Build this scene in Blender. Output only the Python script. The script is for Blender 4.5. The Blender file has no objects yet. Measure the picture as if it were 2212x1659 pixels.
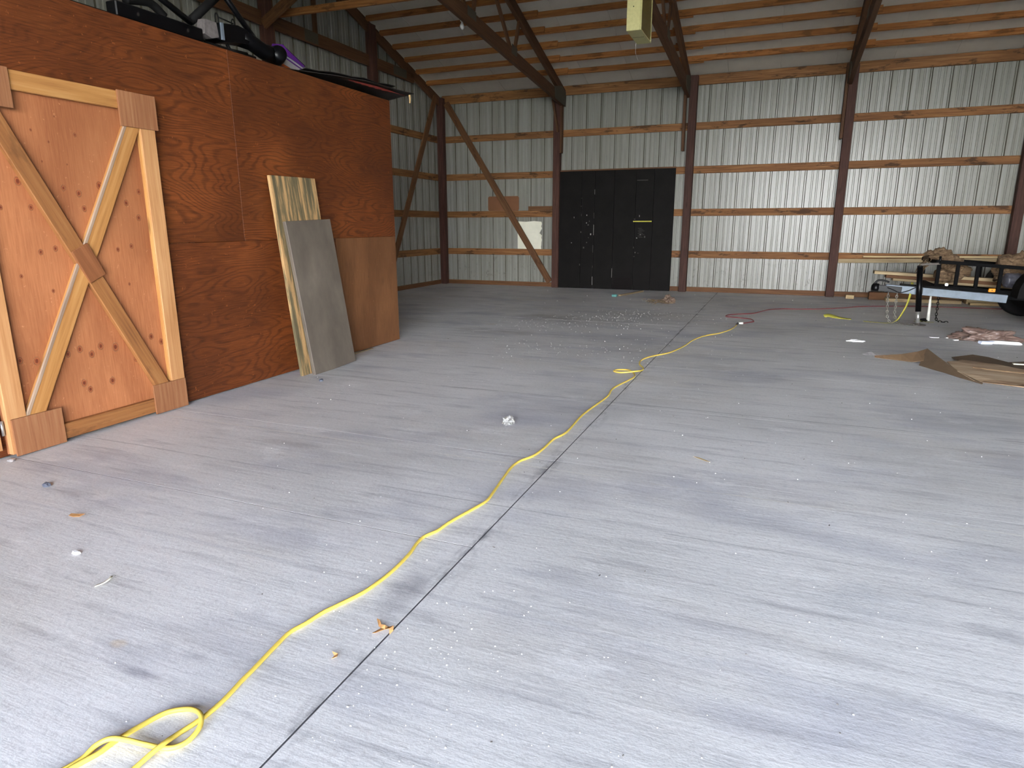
import bpy, bmesh, math, random
from mathutils import Vector, Matrix, noise as mnoise

scene = bpy.context.scene
COL = scene.collection

# ------------------------------------------------------------------ camera
CAM_F = 1410.64; CAM_YAW = 0.3836; CAM_PITCH = 0.2387; CAM_ROLL = -0.0021; CAM_H = 1.3657
def make_camera():
    fw = Vector((-math.sin(CAM_YAW)*math.cos(CAM_PITCH), math.cos(CAM_YAW)*math.cos(CAM_PITCH), -math.sin(CAM_PITCH)))
    r = Vector((math.cos(CAM_YAW), math.sin(CAM_YAW), 0)); u = r.cross(fw)
    c, s = math.cos(CAM_ROLL), math.sin(CAM_ROLL)
    r, u = c*r + s*u, -s*r + c*u
    cam = bpy.data.cameras.new('camera'); o = bpy.data.objects.new('camera', cam); COL.objects.link(o)
    m = Matrix((r, u, -fw)).transposed().to_4x4(); m.translation = (0, 0, CAM_H)
    o.matrix_world = m
    cam.sensor_width = 36.0; cam.lens = CAM_F/2212*36.0; cam.clip_start = 0.05; cam.clip_end = 400
    scene.camera = o
make_camera()

# ------------------------------------------------------------------ sky, sun, exposure
SKY_HORIZON = (1.0, 1.0, 1.0); SKY_MID = (0.30, 0.34, 0.42); SKY_ZENITH = (0.13, 0.18, 0.27); SKY_STRENGTH = 11.0
SUN_STRENGTH = 3.2
scene.view_settings.view_transform = 'Standard'
scene.view_settings.look = 'None'
scene.view_settings.exposure = 2.1
scene.view_settings.gamma = 1.0
scene.view_settings.use_curve_mapping = False
world = bpy.data.worlds.new('overcast_sky'); scene.world = world; world.use_nodes = True
wn, wl = world.node_tree.nodes, world.node_tree.links
bg = wn['Background']; bg.inputs[1].default_value = SKY_STRENGTH
wt = wn.new('ShaderNodeTexCoord'); wsx = wn.new('ShaderNodeSeparateXYZ'); wr = wn.new('ShaderNodeValToRGB')
wl.new(wt.outputs['Generated'], wsx.inputs[0]); wl.new(wsx.outputs[2], wr.inputs[0]); wl.new(wr.outputs[0], bg.inputs[0])
wr.color_ramp.elements.new(.5)
for e, (p, c) in zip(wr.color_ramp.elements, [(0.0, SKY_HORIZON), (0.36, SKY_MID), (0.9, SKY_ZENITH)]):
    e.position = p; e.color = (*c, 1)
sl = bpy.data.lights.new('sun', 'SUN'); sl.energy = SUN_STRENGTH; sl.angle = math.radians(3); sl.color = (1.0, 0.94, 0.84)
so = bpy.data.objects.new('sun', sl); COL.objects.link(so); so.location = (0, 20, 20)
so.rotation_euler = (math.radians(-40), 0, math.radians(12))     # comes over the roof from behind the back wall
try:
    scene.cycles.diffuse_bounces = 4; scene.cycles.max_bounces = 6
except Exception: pass

# ------------------------------------------------------------------ node helpers
class NT:
    def __init__(s, name):
        s.m = bpy.data.materials.new(name); s.m.use_nodes = True
        s.t = s.m.node_tree; s.n = s.t.nodes; s.l = s.t.links
        s.b = s.n['Principled BSDF']
    def _set(s, sock, v):
        if v is None: return
        if isinstance(v, bpy.types.NodeSocket): s.l.new(v, sock)
        elif isinstance(v, (int, float)): 
            try: sock.default_value = v
            except Exception: sock.default_value = (v, v, v)
        else:
            v = tuple(v)
            if len(v) == 3 and len(sock.default_value) == 4: v = (*v, 1)
            sock.default_value = v
    def coord(s, kind='Object'): return s.n.new('ShaderNodeTexCoord').outputs[kind]
    def rand(s): return s.n.new('ShaderNodeObjectInfo').outputs['Random']
    def map(s, v, scale=(1,1,1), loc=(0,0,0), rot=(0,0,0)):
        n = s.n.new('ShaderNodeMapping'); s.l.new(v, n.inputs[0])
        s._set(n.inputs['Location'], loc); s._set(n.inputs['Rotation'], rot); s._set(n.inputs['Scale'], scale)
        return n.outputs[0]
    def noise(s, v, scale=1, detail=4, rough=.55, dist=0, col=False):
        n = s.n.new('ShaderNodeTexNoise'); s.l.new(v, n.inputs['Vector'])
        n.inputs['Scale'].default_value = scale; n.inputs['Detail'].default_value = detail
        n.inputs['Roughness'].default_value = rough; n.inputs['Distortion'].default_value = dist
        return n.outputs['Color' if col else 'Fac']
    def vor(s, v, scale=1, feature='F1', out='Distance', rnd=1):
        n = s.n.new('ShaderNodeTexVoronoi'); n.feature = feature; s.l.new(v, n.inputs['Vector'])
        n.inputs['Scale'].default_value = scale; n.inputs['Randomness'].default_value = rnd
        return n.outputs[out]
    def ramp(s, f, stops, interp='LINEAR'):
        n = s.n.new('ShaderNodeValToRGB'); s._set(n.inputs[0], f); r = n.color_ramp; r.interpolation = interp
        while len(r.elements) < len(stops): r.elements.new(.5)
        for e, (p, c) in zip(r.elements, stops):
            e.position = p; e.color = (c, c, c, 1) if isinstance(c, (int, float)) else (*c, 1)
        return n.outputs[0]
    def mix(s, f, a, b, mode='MIX'):
        n = s.n.new('ShaderNodeMix'); n.data_type = 'RGBA'; n.blend_type = mode
        s._set(n.inputs[0], f); s._set(n.inputs[6], a); s._set(n.inputs[7], b)
        return n.outputs[2]
    def math(s, op, a, b=None, c=None, clamp=False):
        n = s.n.new('ShaderNodeMath'); n.operation = op; n.use_clamp = clamp
        s._set(n.inputs[0], a)
        if b is not None: s._set(n.inputs[1], b)
        if c is not None: s._set(n.inputs[2], c)
        return n.outputs[0]
    def vadd(s, a, b):
        n = s.n.new('ShaderNodeVectorMath'); n.operation = 'ADD'; s._set(n.inputs[0], a); s._set(n.inputs[1], b); return n.outputs[0]
    def sep(s, v):
        n = s.n.new('ShaderNodeSeparateXYZ'); s.l.new(v, n.inputs[0]); return n.outputs
    def comb(s, x, y, z):
        n = s.n.new('ShaderNodeCombineXYZ'); s._set(n.inputs[0], x); s._set(n.inputs[1], y); s._set(n.inputs[2], z); return n.outputs[0]
    def hsv(s, c, h=.5, sa=1, v=1):
        n = s.n.new('ShaderNodeHueSaturation'); s._set(n.inputs['Color'], c); s._set(n.inputs['Hue'], h)
        s._set(n.inputs['Saturation'], sa); s._set(n.inputs['Value'], v); return n.outputs[0]
    def bump(s, h, strength=.3, dist=.01):
        n = s.n.new('ShaderNodeBump'); n.inputs['Strength'].default_value = strength; n.inputs['Distance'].default_value = dist
        s.l.new(h, n.inputs['Height']); s.l.new(n.outputs[0], s.b.inputs['Normal'])
    def done(s, col, rough=.6, metal=0, spec=None):
        s._set(s.b.inputs['Base Color'], col); s._set(s.b.inputs['Roughness'], rough); s._set(s.b.inputs['Metallic'], metal)
        if spec is not None: s._set(s.b.inputs['Specular IOR Level'], spec)
        return s.m

M = {}
def plain(name, col, rough=.6, metal=0, var=.12, scale=14, bump=0, spec=None):
    t = NT(name); c = t.coord(); n = t.noise(c, scale, 5, .6)
    k = t.ramp(n, [(.3, tuple(x*(1-var) for x in col)), (.7, tuple(min(1, x*(1+var)) for x in col))])
    if bump: t.bump(n, bump, .004)
    M[name] = t.done(k, rough, metal, spec); return M[name]

def wood(name, dark, mid, light, grain=1.0, rough=.7, knots=.5, vary=.25, stain=0.0):
    """lumber whose grain runs along the local X axis"""
    t = NT(name); c = t.coord(); rn = t.rand()
    off = t.comb(t.math('MULTIPLY', rn, 37.0), t.math('MULTIPLY', rn, 91.0), t.math('MULTIPLY', rn, 53.0))
    v = t.vadd(c, off)
    g = t.noise(t.map(v, (1.1*grain, 26*grain, 26*grain)), 1.6, 4, .62)
    col = t.ramp(g, [(.25, dark), (.5, mid), (.78, light)])
    big = t.noise(t.map(v, (.7, 3, 3)), 1.3, 3, .5)
    col = t.mix(t.ramp(big, [(.35, .0), (.7, .45)]), col, dark)
    if knots:
        kv = t.vor(t.map(v, (1.6, 7.0, 7.0)), 1.0)
        col = t.mix(t.ramp(kv, [(.05, knots), (.13, 0.0)]), col, tuple(x*.35 for x in dark))
    if stain:
        st = t.noise(t.map(v, (1.5, 5, 5), (3, 1, 2)), 1.6, 6, .65)
        col = t.mix(t.ramp(st, [(.56, 0.0), (.62, stain)]), col, tuple(x*.22 for x in dark))
    col = t.hsv(col, .5, 1, t.math('MULTIPLY_ADD', rn, 2*vary, 1-vary))
    t.bump(g, .25, .003)
    M[name] = t.done(col, rough, 0, .3); return M[name]

def sRGB(r, g, b):
    f = lambda x: (x/255/12.92 if x/255 <= .04045 else ((x/255+.055)/1.055)**2.4)
    return (f(r), f(g), f(b))

wood('girt_wood', sRGB(87,55,31), sRGB(131,89,51), sRGB(160,119,77), vary=.12, stain=.7)
wood('purlin_wood', sRGB(112,68,36), sRGB(154,100,54), sRGB(186,134,84), vary=.15, stain=.5)
wood('brace_wood', sRGB(76,49,30), sRGB(102,69,42), sRGB(121,87,56), vary=.15, stain=.4)
wood('truss_wood', sRGB(64,42,27), sRGB(90,61,39), sRGB(107,77,53), vary=.1)
wood('post_wood', sRGB(49,29,25), sRGB(70,44,36), sRGB(93,63,51), vary=.15, grain=1.6)
wood('skirt_wood', sRGB(76,49,30), sRGB(108,74,47), sRGB(127,91,59), vary=.1)
wood('door_rail_wood', sRGB(144,95,50), sRGB(176,126,70), sRGB(192,147,91), vary=.06, knots=.7)
wood('door_brace_wood', sRGB(118,75,43), sRGB(149,99,55), sRGB(167,118,73), vary=.1, knots=.8, stain=.3)
wood('door_stile_wood', sRGB(158,108,64), sRGB(185,136,90), sRGB(201,158,111), vary=.05, knots=.4)
wood('gusset_wood', sRGB(122,77,49), sRGB(147,100,67), sRGB(163,120,85), vary=.08, knots=.2, grain=1.4)
wood('waney_wood', sRGB(117,97,82), sRGB(158,133,111), sRGB(180,158,136), vary=.05, knots=.6)
wood('cross_wood', sRGB(108,64,37), sRGB(135,84,50), sRGB(153,102,66), vary=.05, knots=0)
wood('plank_grey_wood', sRGB(120,104,80), sRGB(168,148,114), sRGB(196,178,142), vary=.15)
wood('plank_pale_wood', sRGB(170,146,104), sRGB(204,182,138), sRGB(222,206,166), vary=.1, knots=.3)

def plywood(name, dark, mid, light, freq=34, pale=0.25, knots=0, vary=.12):
    t = NT(name); c = t.coord(); rn = t.rand()
    off = t.comb(t.math('MULTIPLY', rn, 31.0), t.math('MULTIPLY', rn, 17.0), 0.0)
    v = t.vadd(c, off)
    f = t.noise(t.map(v, (.42, 1.7, 1)), 1.0, 2.5, .5)
    w = t.math('MULTIPLY_ADD', t.math('SINE', t.math('MULTIPLY', f, freq*8.5)), .5, .5)
    fine = t.noise(t.map(v, (2.5, 46, 1)), 2.2, 4, .68)
    fade = t.noise(t.map(v, (.9, 1.6, 1), (5, 5, 0)), 1.3, 2, .5)
    w2 = t.math('MULTIPLY_ADD', fine, .70, t.math('MULTIPLY', t.ramp(w, [(.0, 0.0), (.45, 1.0)]), t.ramp(fade, [(.35, .05), (.7, .22)])))
    col = t.ramp(w2, [(.25, dark), (.55, mid), (.95, light)])
    b = t.noise(t.map(v, (.6, 1.1, 1)), 1.1, 5, .6)
    col = t.mix(t.ramp(b, [(.55, 0.0), (.72, pale)]), col, light)
    col = t.mix(t.ramp(t.noise(v, .9, 4, .5), [(.42, .38), (.6, 0.0)]), col, tuple(x*.6 for x in dark))
    sp = t.noise(v, 34, 3, .7)
    col = t.mix(t.ramp(sp, [(.66, 0.0), (.72, .6)]), col, light)
    if knots:
        kv = t.vor(t.map(v, (3.4, 5.4, 1)), 1.0); ksel = t.noise(t.map(v, (.9, 3.0, 1), (7, 2, 0)), 1.0, 1, .4)
        rings = t.ramp(kv, [(.05, .95), (.11, .55), (.16, .35), (.24, 0.0)])
        col = t.mix(t.math('MULTIPLY', rings, t.ramp(ksel, [(.46, 0.0), (.56, knots)])), col, tuple(x*.45 for x in dark))
        kk = t.vor(t.map(v, (5.5, 9.5, 1), (3, 4, 0)), 1.0)
        col = t.mix(t.ramp(kk, [(.03, .7), (.06, 0.0)]), col, tuple(x*.4 for x in dark))
    col = t.hsv(col, .5, 1, t.math('MULTIPLY_ADD', rn, 2*vary, 1-vary))
    t.bump(w2, .12, .003)
    M[name] = t.done(col, .55, 0, .35); return M[name]
plywood('plywood_red', sRGB(66,30,11), sRGB(116,60,25), sRGB(156,92,44), vary=.05)
plywood('plywood_pale', sRGB(100,64,38), sRGB(128,86,54), sRGB(150,108,72), freq=3, pale=.3, knots=.5)
plywood('door_ply', sRGB(150,90,56), sRGB(180,117,76), sRGB(200,140,98), freq=2.2, pale=.5, knots=0, vary=.02)
plywood('deck_ply', sRGB(120,84,52), sRGB(150,108,70), sRGB(170,130,90), freq=10)

def steel_mat():
    t = NT('white_steel'); c = t.coord(); rn = t.rand(); v = t.vadd(c, t.comb(t.math('MULTIPLY', rn, 20.0), 0.0, 0.0))
    streak = t.noise(t.map(v, (16, 1, .4)), 1.0, 4, .6)
    col = t.ramp(streak, [(.3, sRGB(116,115,105)), (.6, sRGB(138,138,131))])
    z = t.sep(c)[2]
    u = t.math('MODULO', t.sep(c)[0], .311)
    lines = t.math('MAXIMUM', t.math('LESS_THAN', t.math('ABSOLUTE', t.math('SUBTRACT', u, .2695)), .0058), t.math('LESS_THAN', t.math('ABSOLUTE', t.math('SUBTRACT', u, .3025)), .0058))
    ln = t.noise(t.map(v, (9, 9, 1.2)), 1.0, 3, .7)
    col = t.mix(t.math('MULTIPLY', lines, t.ramp(ln, [(.25, .35), (.6, .85)])), col, sRGB(66,60,46))
    gloss_band = t.noise(t.comb(t.math('FLOOR', t.math('MULTIPLY', t.math('ADD', t.sep(v)[0], .003), 12.86)), 0.0, 0.0), .77, 1, .5)  # vertical gloss reflections between the ribs, painted into the base colour
    col = t.hsv(col, .5, 1, t.math('MULTIPLY_ADD', gloss_band, .5, .76))
    dirt = t.noise(t.map(v, (7, 7, 5)), 1.2, 6, .78)
    low = t.ramp(t.math('MULTIPLY', z, .25), [(.0, 1.0), (.1, .75), (.25, .2), (1.0, .12)])
    col = t.mix(t.math('MULTIPLY', t.ramp(dirt, [(.56, 0.0), (.66, .75)]), low), col, sRGB(70,64,54))
    scr = t.noise(t.map(v, (60, 60, 9)), 1.0, 4, .7)
    col = t.mix(t.ramp(scr, [(.68, 0.0), (.74, .3)]), col, sRGB(110,104,92))
    col = t.hsv(col, .5, 1, t.math('MULTIPLY_ADD', rn, .10, .95))
    M['white_steel'] = t.done(col, t.math('MULTIPLY_ADD', lines, .5, t.math('MULTIPLY_ADD', streak, .08, .27)), 0, t.math('MULTIPLY_ADD', lines, -.42, .45))
steel_mat()
plain('roof_steel', sRGB(188,181,168), .5, 0, .06, 3)
plain('black_door', sRGB(17,15,14), .7, 0, .3, 4, 0, .15)
plain('outer_white', (.5,.5,.48), .6)

STAINS = [(-1.717, 1.335, .15, .03, sRGB(118,118,132), .7), (-1.80, 1.212, .14, .028, sRGB(130,130,142), .6), (-2.89, 3.18, .32, .10, sRGB(146,142,142), .5),
          (1.45, 5.30, .5, .3, sRGB(140,146,156), .4), (.40, 2.50, .32, .18, sRGB(150,156,166), .4), (-1.228, 1.955, .09, .2, sRGB(116,116,124), .55),
          (-3.2, 9.4, .6, .5, sRGB(132,128,122), .6), (-3.36, 7.9, .7, .35, sRGB(136,132,126), .5), (-1.952, 1.293, .04, .025, sRGB(206,180,138), .6)]
def concrete_mat():
    t = NT('concrete'); c = t.coord(); x, y, z = t.sep(c)
    big = t.noise(c, .45, 3, .55)
    col = t.ramp(big, [(.3, sRGB(190,190,189)), (.5, sRGB(212,212,212)), (.72, sRGB(226,226,227))])
    st = t.noise(t.map(c, (.9, 7.5, 1), rot=(0, 0, .10)), 1.6, 5, .68)
    col = t.mix(t.ramp(st, [(.28, .65), (.47, 0.0)]), col, sRGB(152,153,158))
    col = t.mix(t.ramp(st, [(.56, 0.0), (.74, .5)]), col, sRGB(232,232,233))
    blue = t.noise(t.map(c, (.8, 1.6, 1), (4, 9, 0)), .9, 3, .6)
    col = t.mix(t.ramp(blue, [(.52, 0.0), (.68, .55)]), col, sRGB(160,163,176))
    warm = t.noise(t.map(c, (.7, 1.3, 1), (14, 3, 0)), .7, 3, .6)
    col = t.mix(t.ramp(warm, [(.55, 0.0), (.72, .35)]), col, sRGB(198,192,182))
    dust = t.noise(t.map(c, (1, 2.2, 1), (2, 5, 0)), 1.6, 5, .74)
    col = t.mix(t.ramp(dust, [(.57, 0.0), (.7, .5)]), col, sRGB(240,240,240))
    grit = t.noise(c, 42, 3, .75)
    col = t.mix(t.ramp(grit, [(.3, .3), (.48, 0.0)]), col, sRGB(150,150,152))
    col = t.mix(t.ramp(grit, [(.66, 0.0), (.76, .4)]), col, sRGB(220,220,220))
    rust = t.noise(t.map(c, (1, 1, 1), (31, 12, 0)), .9, 3, .5)
    col = t.mix(t.ramp(rust, [(.735, 0.0), (.79, .5)]), col, sRGB(190,160,120))
    # dirt collected along the long joint
    d = t.math('ABSOLUTE', t.math('ADD', x, 1.135))
    jn = t.noise(t.map(c, (9, 2.2, 1)), 1.4, 3, .7)
    jm = t.math('MULTIPLY', t.ramp(d, [(.0, 1.0), (.02, .5), (.09, 0.0)]), t.ramp(jn, [(.5, 0.0), (.66, .8)]))
    col = t.mix(jm, col, sRGB(86,86,94))
    # scored lines across the slab
    ln = t.noise(t.map(c, (1.1, .3, 1)), 1.7, 4, .6)
    for yc, w, cc, a in [(3.505,.006,sRGB(226,226,226),.7),(4.86,.007,sRGB(226,226,226),.8),(5.57,.007,sRGB(224,224,224),.7),(3.36,.008,sRGB(214,212,206),.6),(3.565,.006,sRGB(212,212,212),.6),
                         (2.79,.006,sRGB(150,152,156),.5),(1.94,.012,sRGB(190,191,195),.4),(4.93,.006,sRGB(120,122,126),.6),(7.9,.012,sRGB(120,120,120),.4),(9.4,.012,sRGB(120,120,120),.4)]:
        dd = t.math('ABSOLUTE', t.math('SUBTRACT', y, t.math('MULTIPLY_ADD', ln, .03, yc-.015)))
        mk = t.math('MULTIPLY', t.math('LESS_THAN', dd, w), t.ramp(ln, [(.4, 0.0), (.5, a)]))
        col = t.mix(mk, col, cc)
    # scuffs and spills with a place of their own
    for sx, sy, rx, ry, cc, a in STAINS:
        ex = t.math('MULTIPLY', t.math('SUBTRACT', x, sx), 1/rx); ey = t.math('MULTIPLY', t.math('SUBTRACT', y, sy), 1/ry)
        dd = t.math('ADD', t.math('MULTIPLY', ex, ex), t.math('MULTIPLY', ey, ey))
        mk = t.math('MULTIPLY', t.ramp(dd, [(.1, 1.0), (1.0, 0.0)]), t.ramp(dust, [(.40, a), (.60, a*.15)]))
        col = t.mix(mk, col, cc)
    h = t.math('MULTIPLY_ADD', grit, .35, t.math('MULTIPLY', st, .9))
    t.bump(h, .55, .006)
    M['concrete'] = t.done(col, .62, 0, .35)
concrete_mat()
plain('joint_dirt', sRGB(70,70,74), .9, 0, .3, 30)
plain('black_paint', sRGB(9,9,11), .32, 0, .2, 8, 0, .18)
plain('black_matte', sRGB(16,15,15), .75, 0, .2, 8, 0, .15)
plain('black_rail', sRGB(10,10,11), .6, 0, .2, 8, 0, .05)
plain('rubber', sRGB(18,18,19), .85, 0, .15, 30, .2, .15)
plain('galvanized', sRGB(112,122,132), .5, .15, .18, 9, 0, .3)
plain('steel_bright', sRGB(198,198,194), .3, .8, .1, 10)
plain('chain_steel', sRGB(132,130,122), .45, .7, .15, 30)
plain('rusty_plate', sRGB(92,86,80), .7, .3, .2, 30)
plain('truss_plate', sRGB(74,70,58), .6, .3, .15, 60)
plain('yellow_vinyl', sRGB(222,196,88), .5, 0, .05, 9, 0, .4)
plain('yellow_web', sRGB(172,168,66), .8, 0, .12, 30)
plain('red_vinyl', sRGB(122,50,52), .55, 0, .1, 12)
plain('plug_white', sRGB(224,222,214), .5)
plain('plug_black', sRGB(40,38,36), .6)
plain('foam_white', sRGB(232,232,232), .8, 0, .05, 20)
plain('foam_blue', sRGB(214,222,240), .7, 0, .04, 20)
plain('paper_cream', sRGB(226,224,206), .8, 0, .06, 5)
plain('heater_cream', sRGB(196,190,132), .45, 0, .08, 30)
plain('heater_grille', sRGB(150,128,76), .5, .3, .15, 30)
plain('dark_inside', sRGB(30,24,20), .9)
plain('ceramic_white', sRGB(232,230,222), .35)
plain('wire_tan', sRGB(196,160,110), .6)
plain('amber_lens', sRGB(240,150,30), .25, 0, .2, 30)
plain('hardboard', sRGB(118,78,50), .8, 0, .08, 5)
plain('leaf_brown', sRGB(196,146,92), .8, 0, .25, 40)
plain('stone_dark', sRGB(84,88,100), .8, 0, .25, 40, .4)
plain('grit_grey', sRGB(104,100,96), .9)
plain('teal_plastic', sRGB(84,140,136), .5)
plain('dead_grass', sRGB(128,110,84), .9, 0, .3, 30)
plain('pink_trash', sRGB(118,98,84), .7, 0, .2, 20)
plain('cardboard_dark', sRGB(98,80,60), .85, 0, .12, 9)
plain('cardboard_rust', sRGB(118,94,68), .85, 0, .15, 9)
plain('purple_gloss', sRGB(84,32,120), .3, 0, .1, 8)
plain('silver_grey', sRGB(186,184,184), .35, .3, .08, 8)
plain('orange_decal', sRGB(196,96,48), .5)
plain('sheet_dark', sRGB(40,36,33), .5, .2, .3, 10, .3)
plain('sheet_red', sRGB(172,72,62), .7, 0, .3, 40)
plain('tan_rag', sRGB(190,160,112), .9, 0, .2, 40)
plain('worn_primer', sRGB(104,98,96), .6, 0, .35, 18)
plain('bag_grey', sRGB(70,70,78), .4, 0, .15, 8)

def grass_mat():
    t = NT('grass_ground'); c = t.coord(); n = t.noise(c, .6, 2, .7)
    col = t.ramp(n, [(.3, (.14,.16,.04)), (.7, (.30,.28,.10))])
    y = t.sep(c)[1]
    M['grass_ground'] = t.done(col, .95)
    t = NT('gravel_ground'); c = t.coord(); n = t.noise(c, 25, 2, .7)
    M['gravel_ground'] = t.done(t.ramp(n, [(.3, (.32,.30,.26)), (.7, (.52,.49,.44))]), .95)
grass_mat()

def weathered_mat():
    t = NT('weathered_board'); c = t.coord()
    n = t.noise(t.map(c, (.8, 11, 11)), 1.6, 5, .65)
    col = t.ramp(n, [(.36, sRGB(80,74,52)), (.49, sRGB(112,98,68)), (.55, sRGB(172,136,90)), (.74, sRGB(196,160,110))])
    f = t.noise(t.map(c, (30, 90, 90)), 1.4, 4, .7)
    col = t.mix(t.ramp(f, [(.58, 0.0), (.7, .5)]), col, sRGB(96,66,40))
    t.bump(n, .5, .004); M['weathered_board'] = t.done(col, .85)
    t = NT('grey_board'); c = t.coord()
    n = t.noise(t.map(c, (1.0, 2.0, 2)), 1.6, 6, .6)
    col = t.ramp(n, [(.3, sRGB(82,74,66)), (.6, sRGB(106,97,87)), (.8, sRGB(122,112,100))])
    f = t.noise(c, 26, 3, .6)
    col = t.mix(t.ramp(f, [(.74, 0.0), (.78, .6)]), col, sRGB(200,196,190))
    M['grey_board'] = t.done(col, .5, 0, .4)
    t = NT('fibre_roll'); c = t.coord()
    n = t.noise(t.map(c, (3, 22, 22)), 1.6, 8, .7, 1.0)
    col = t.ramp(n, [(.28, sRGB(66,50,37)), (.5, sRGB(112,90,66)), (.72, sRGB(142,118,90))])
    t.bump(n, .9, .02); M['fibre_roll'] = t.done(col, .95)
    t = NT('cardboard_face'); c = t.coord()
    n = t.noise(t.map(c, (1.5, 16, 4)), 1.2, 6, .6)
    col = t.ramp(n, [(.35, sRGB(128,100,74)), (.47, sRGB(168,144,116)), (.68, sRGB(190,170,144))])
    M['cardboard_face'] = t.done(col, .85)
    t = NT('film_plastic'); c = t.coord(); n = t.noise(c, 9, 6, .7)
    col = t.ramp(n, [(.3, sRGB(98,76,66)), (.6, sRGB(136,114,104)), (.8, sRGB(190,182,178))])
    t.b.inputs['Alpha'].default_value = .82
    M['film_plastic'] = t.done(col, .3, 0, .5)
    t = NT('clear_plastic')
    t.b.inputs['Transmission Weight'].default_value = .7; M['clear_plastic'] = t.done((.85,.85,.82), .2)
    t = NT('bulb_glass')
    t.b.inputs['Transmission Weight'].default_value = .25; M['bulb_glass'] = t.done((.86,.85,.82), .18)
weathered_mat()

# ------------------------------------------------------------------ object helpers
WM = {}
def wmat(o): return WM.get(o.name, Matrix())
def attach(o, parent, mw):
    o.matrix_world = mw
    if parent is not None:
        o.parent = parent; o.matrix_parent_inverse = Matrix(); o.matrix_basis = wmat(parent).inverted() @ mw
    WM[o.name] = mw.copy()
def obj(name, me, mat=None, parent=None, mw=None):
    o = bpy.data.objects.new(name, me); COL.objects.link(o)
    if mat and me is not None and not me.materials: me.materials.append(M[mat])
    attach(o, parent, mw if mw is not None else Matrix())
    return o
def tag(o, label, cat, group=None):
    o['label'] = label; o['category'] = cat
    if group: o['group'] = group
    return o
def thing(name, loc, label, cat, group=None):
    o = bpy.data.objects.new(name, None); COL.objects.link(o); o.empty_display_size = .1
    attach(o, None, Matrix.Translation(loc)); return tag(o, label, cat, group)
def struct(o): o['kind'] = 'structure'; return o
def sroot(name, loc=(0,0,0)):
    o = bpy.data.objects.new(name, None); COL.objects.link(o); attach(o, None, Matrix.Translation(loc)); return struct(o)
def mesh_of(bm, name='m', smooth=False):
    me = bpy.data.meshes.new(name); bmesh.ops.recalc_face_normals(bm, faces=bm.faces); bm.to_mesh(me); bm.free()
    if smooth:
        for p in me.polygons: p.use_smooth = True
    return me
def bm_box(bm, lo, hi, bev=0):
    lo, hi = Vector(lo), Vector(hi)
    r = bmesh.ops.create_cube(bm, size=1); vs = r['verts']
    for v in vs: v.co = Vector(((v.co.x+.5)*(hi.x-lo.x)+lo.x, (v.co.y+.5)*(hi.y-lo.y)+lo.y, (v.co.z+.5)*(hi.z-lo.z)+lo.z))
    if bev:
        es = list({e for v in vs for e in v.link_edges})
        bmesh.ops.bevel(bm, geom=es, offset=bev, segments=1, affect='EDGES')
_boxes = {}
def box_mesh(l, w, h, bev, mat):
    k = (round(l, 3), round(w, 3), round(h, 3), bev, mat)
    if k not in _boxes:
        bm = bmesh.new(); bm_box(bm, (0, -w/2, -h/2), (l, w/2, h/2), bev)
        me = mesh_of(bm, 'timber'); me.materials.append(M[mat]); _boxes[k] = me
    return _boxes[k]
def frame(p0, p1, up=(0,0,1)):
    p0, p1 = Vector(p0), Vector(p1); x = (p1-p0).normalized(); u = Vector(up)
    y = u.cross(x)
    if y.length < 1e-5: y = Vector((0,1,0)).cross(x)
    y.normalize(); z = x.cross(y)
    m = Matrix((x, y, z)).transposed().to_4x4(); m.translation = p0; return m
def beam(name, p0, p1, w, h, mat, parent=None, up=(0,0,1), bev=.004):
    """box along p0->p1: w across (local Y), h along local Z"""
    l = (Vector(p1)-Vector(p0)).length
    return obj(name, box_mesh(l, w, h, bev, mat), None, parent, frame(p0, p1, up))
def block(name, lo, hi, mat, parent=None, bev=.003, axis=None):
    """axis aligned box, grain along its longest side unless axis is given"""
    lo, hi = Vector(lo), Vector(hi); d = hi-lo; c = (lo+hi)/2
    a = axis if axis is not None else max(range(3), key=lambda i: d[i])
    e = Vector((0,0,0)); e[a] = d[a]/2
    up = (0,0,1) if a != 2 else (1,0,0)
    if a == 0: w, h = d.y, d.z
    elif a == 1: w, h = d.x, d.z
    else: w, h = d.y, d.x
    return beam(name, c-e, c+e, w, h, mat, parent, up, bev)
def smooth_path(pts, n=6, closed=False):
    P = [Vector(p) for p in pts]; out = []
    N = len(P)
    for i in range(N if closed else N-1):
        g = (lambda k: P[k % N]) if closed else (lambda k: P[min(max(k, 0), N-1)])
        p0, p1, p2, p3 = g(i-1), g(i), g(i+1), g(i+2)
        for j in range(n):
            t = j/n
            out.append(.5*((2*p1)+(-p0+p2)*t+(2*p0-5*p1+4*p2-p3)*t*t+(-p0+3*p1-3*p2+p3)*t**3))
    if not closed: out.append(P[-1])
    return out
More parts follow.
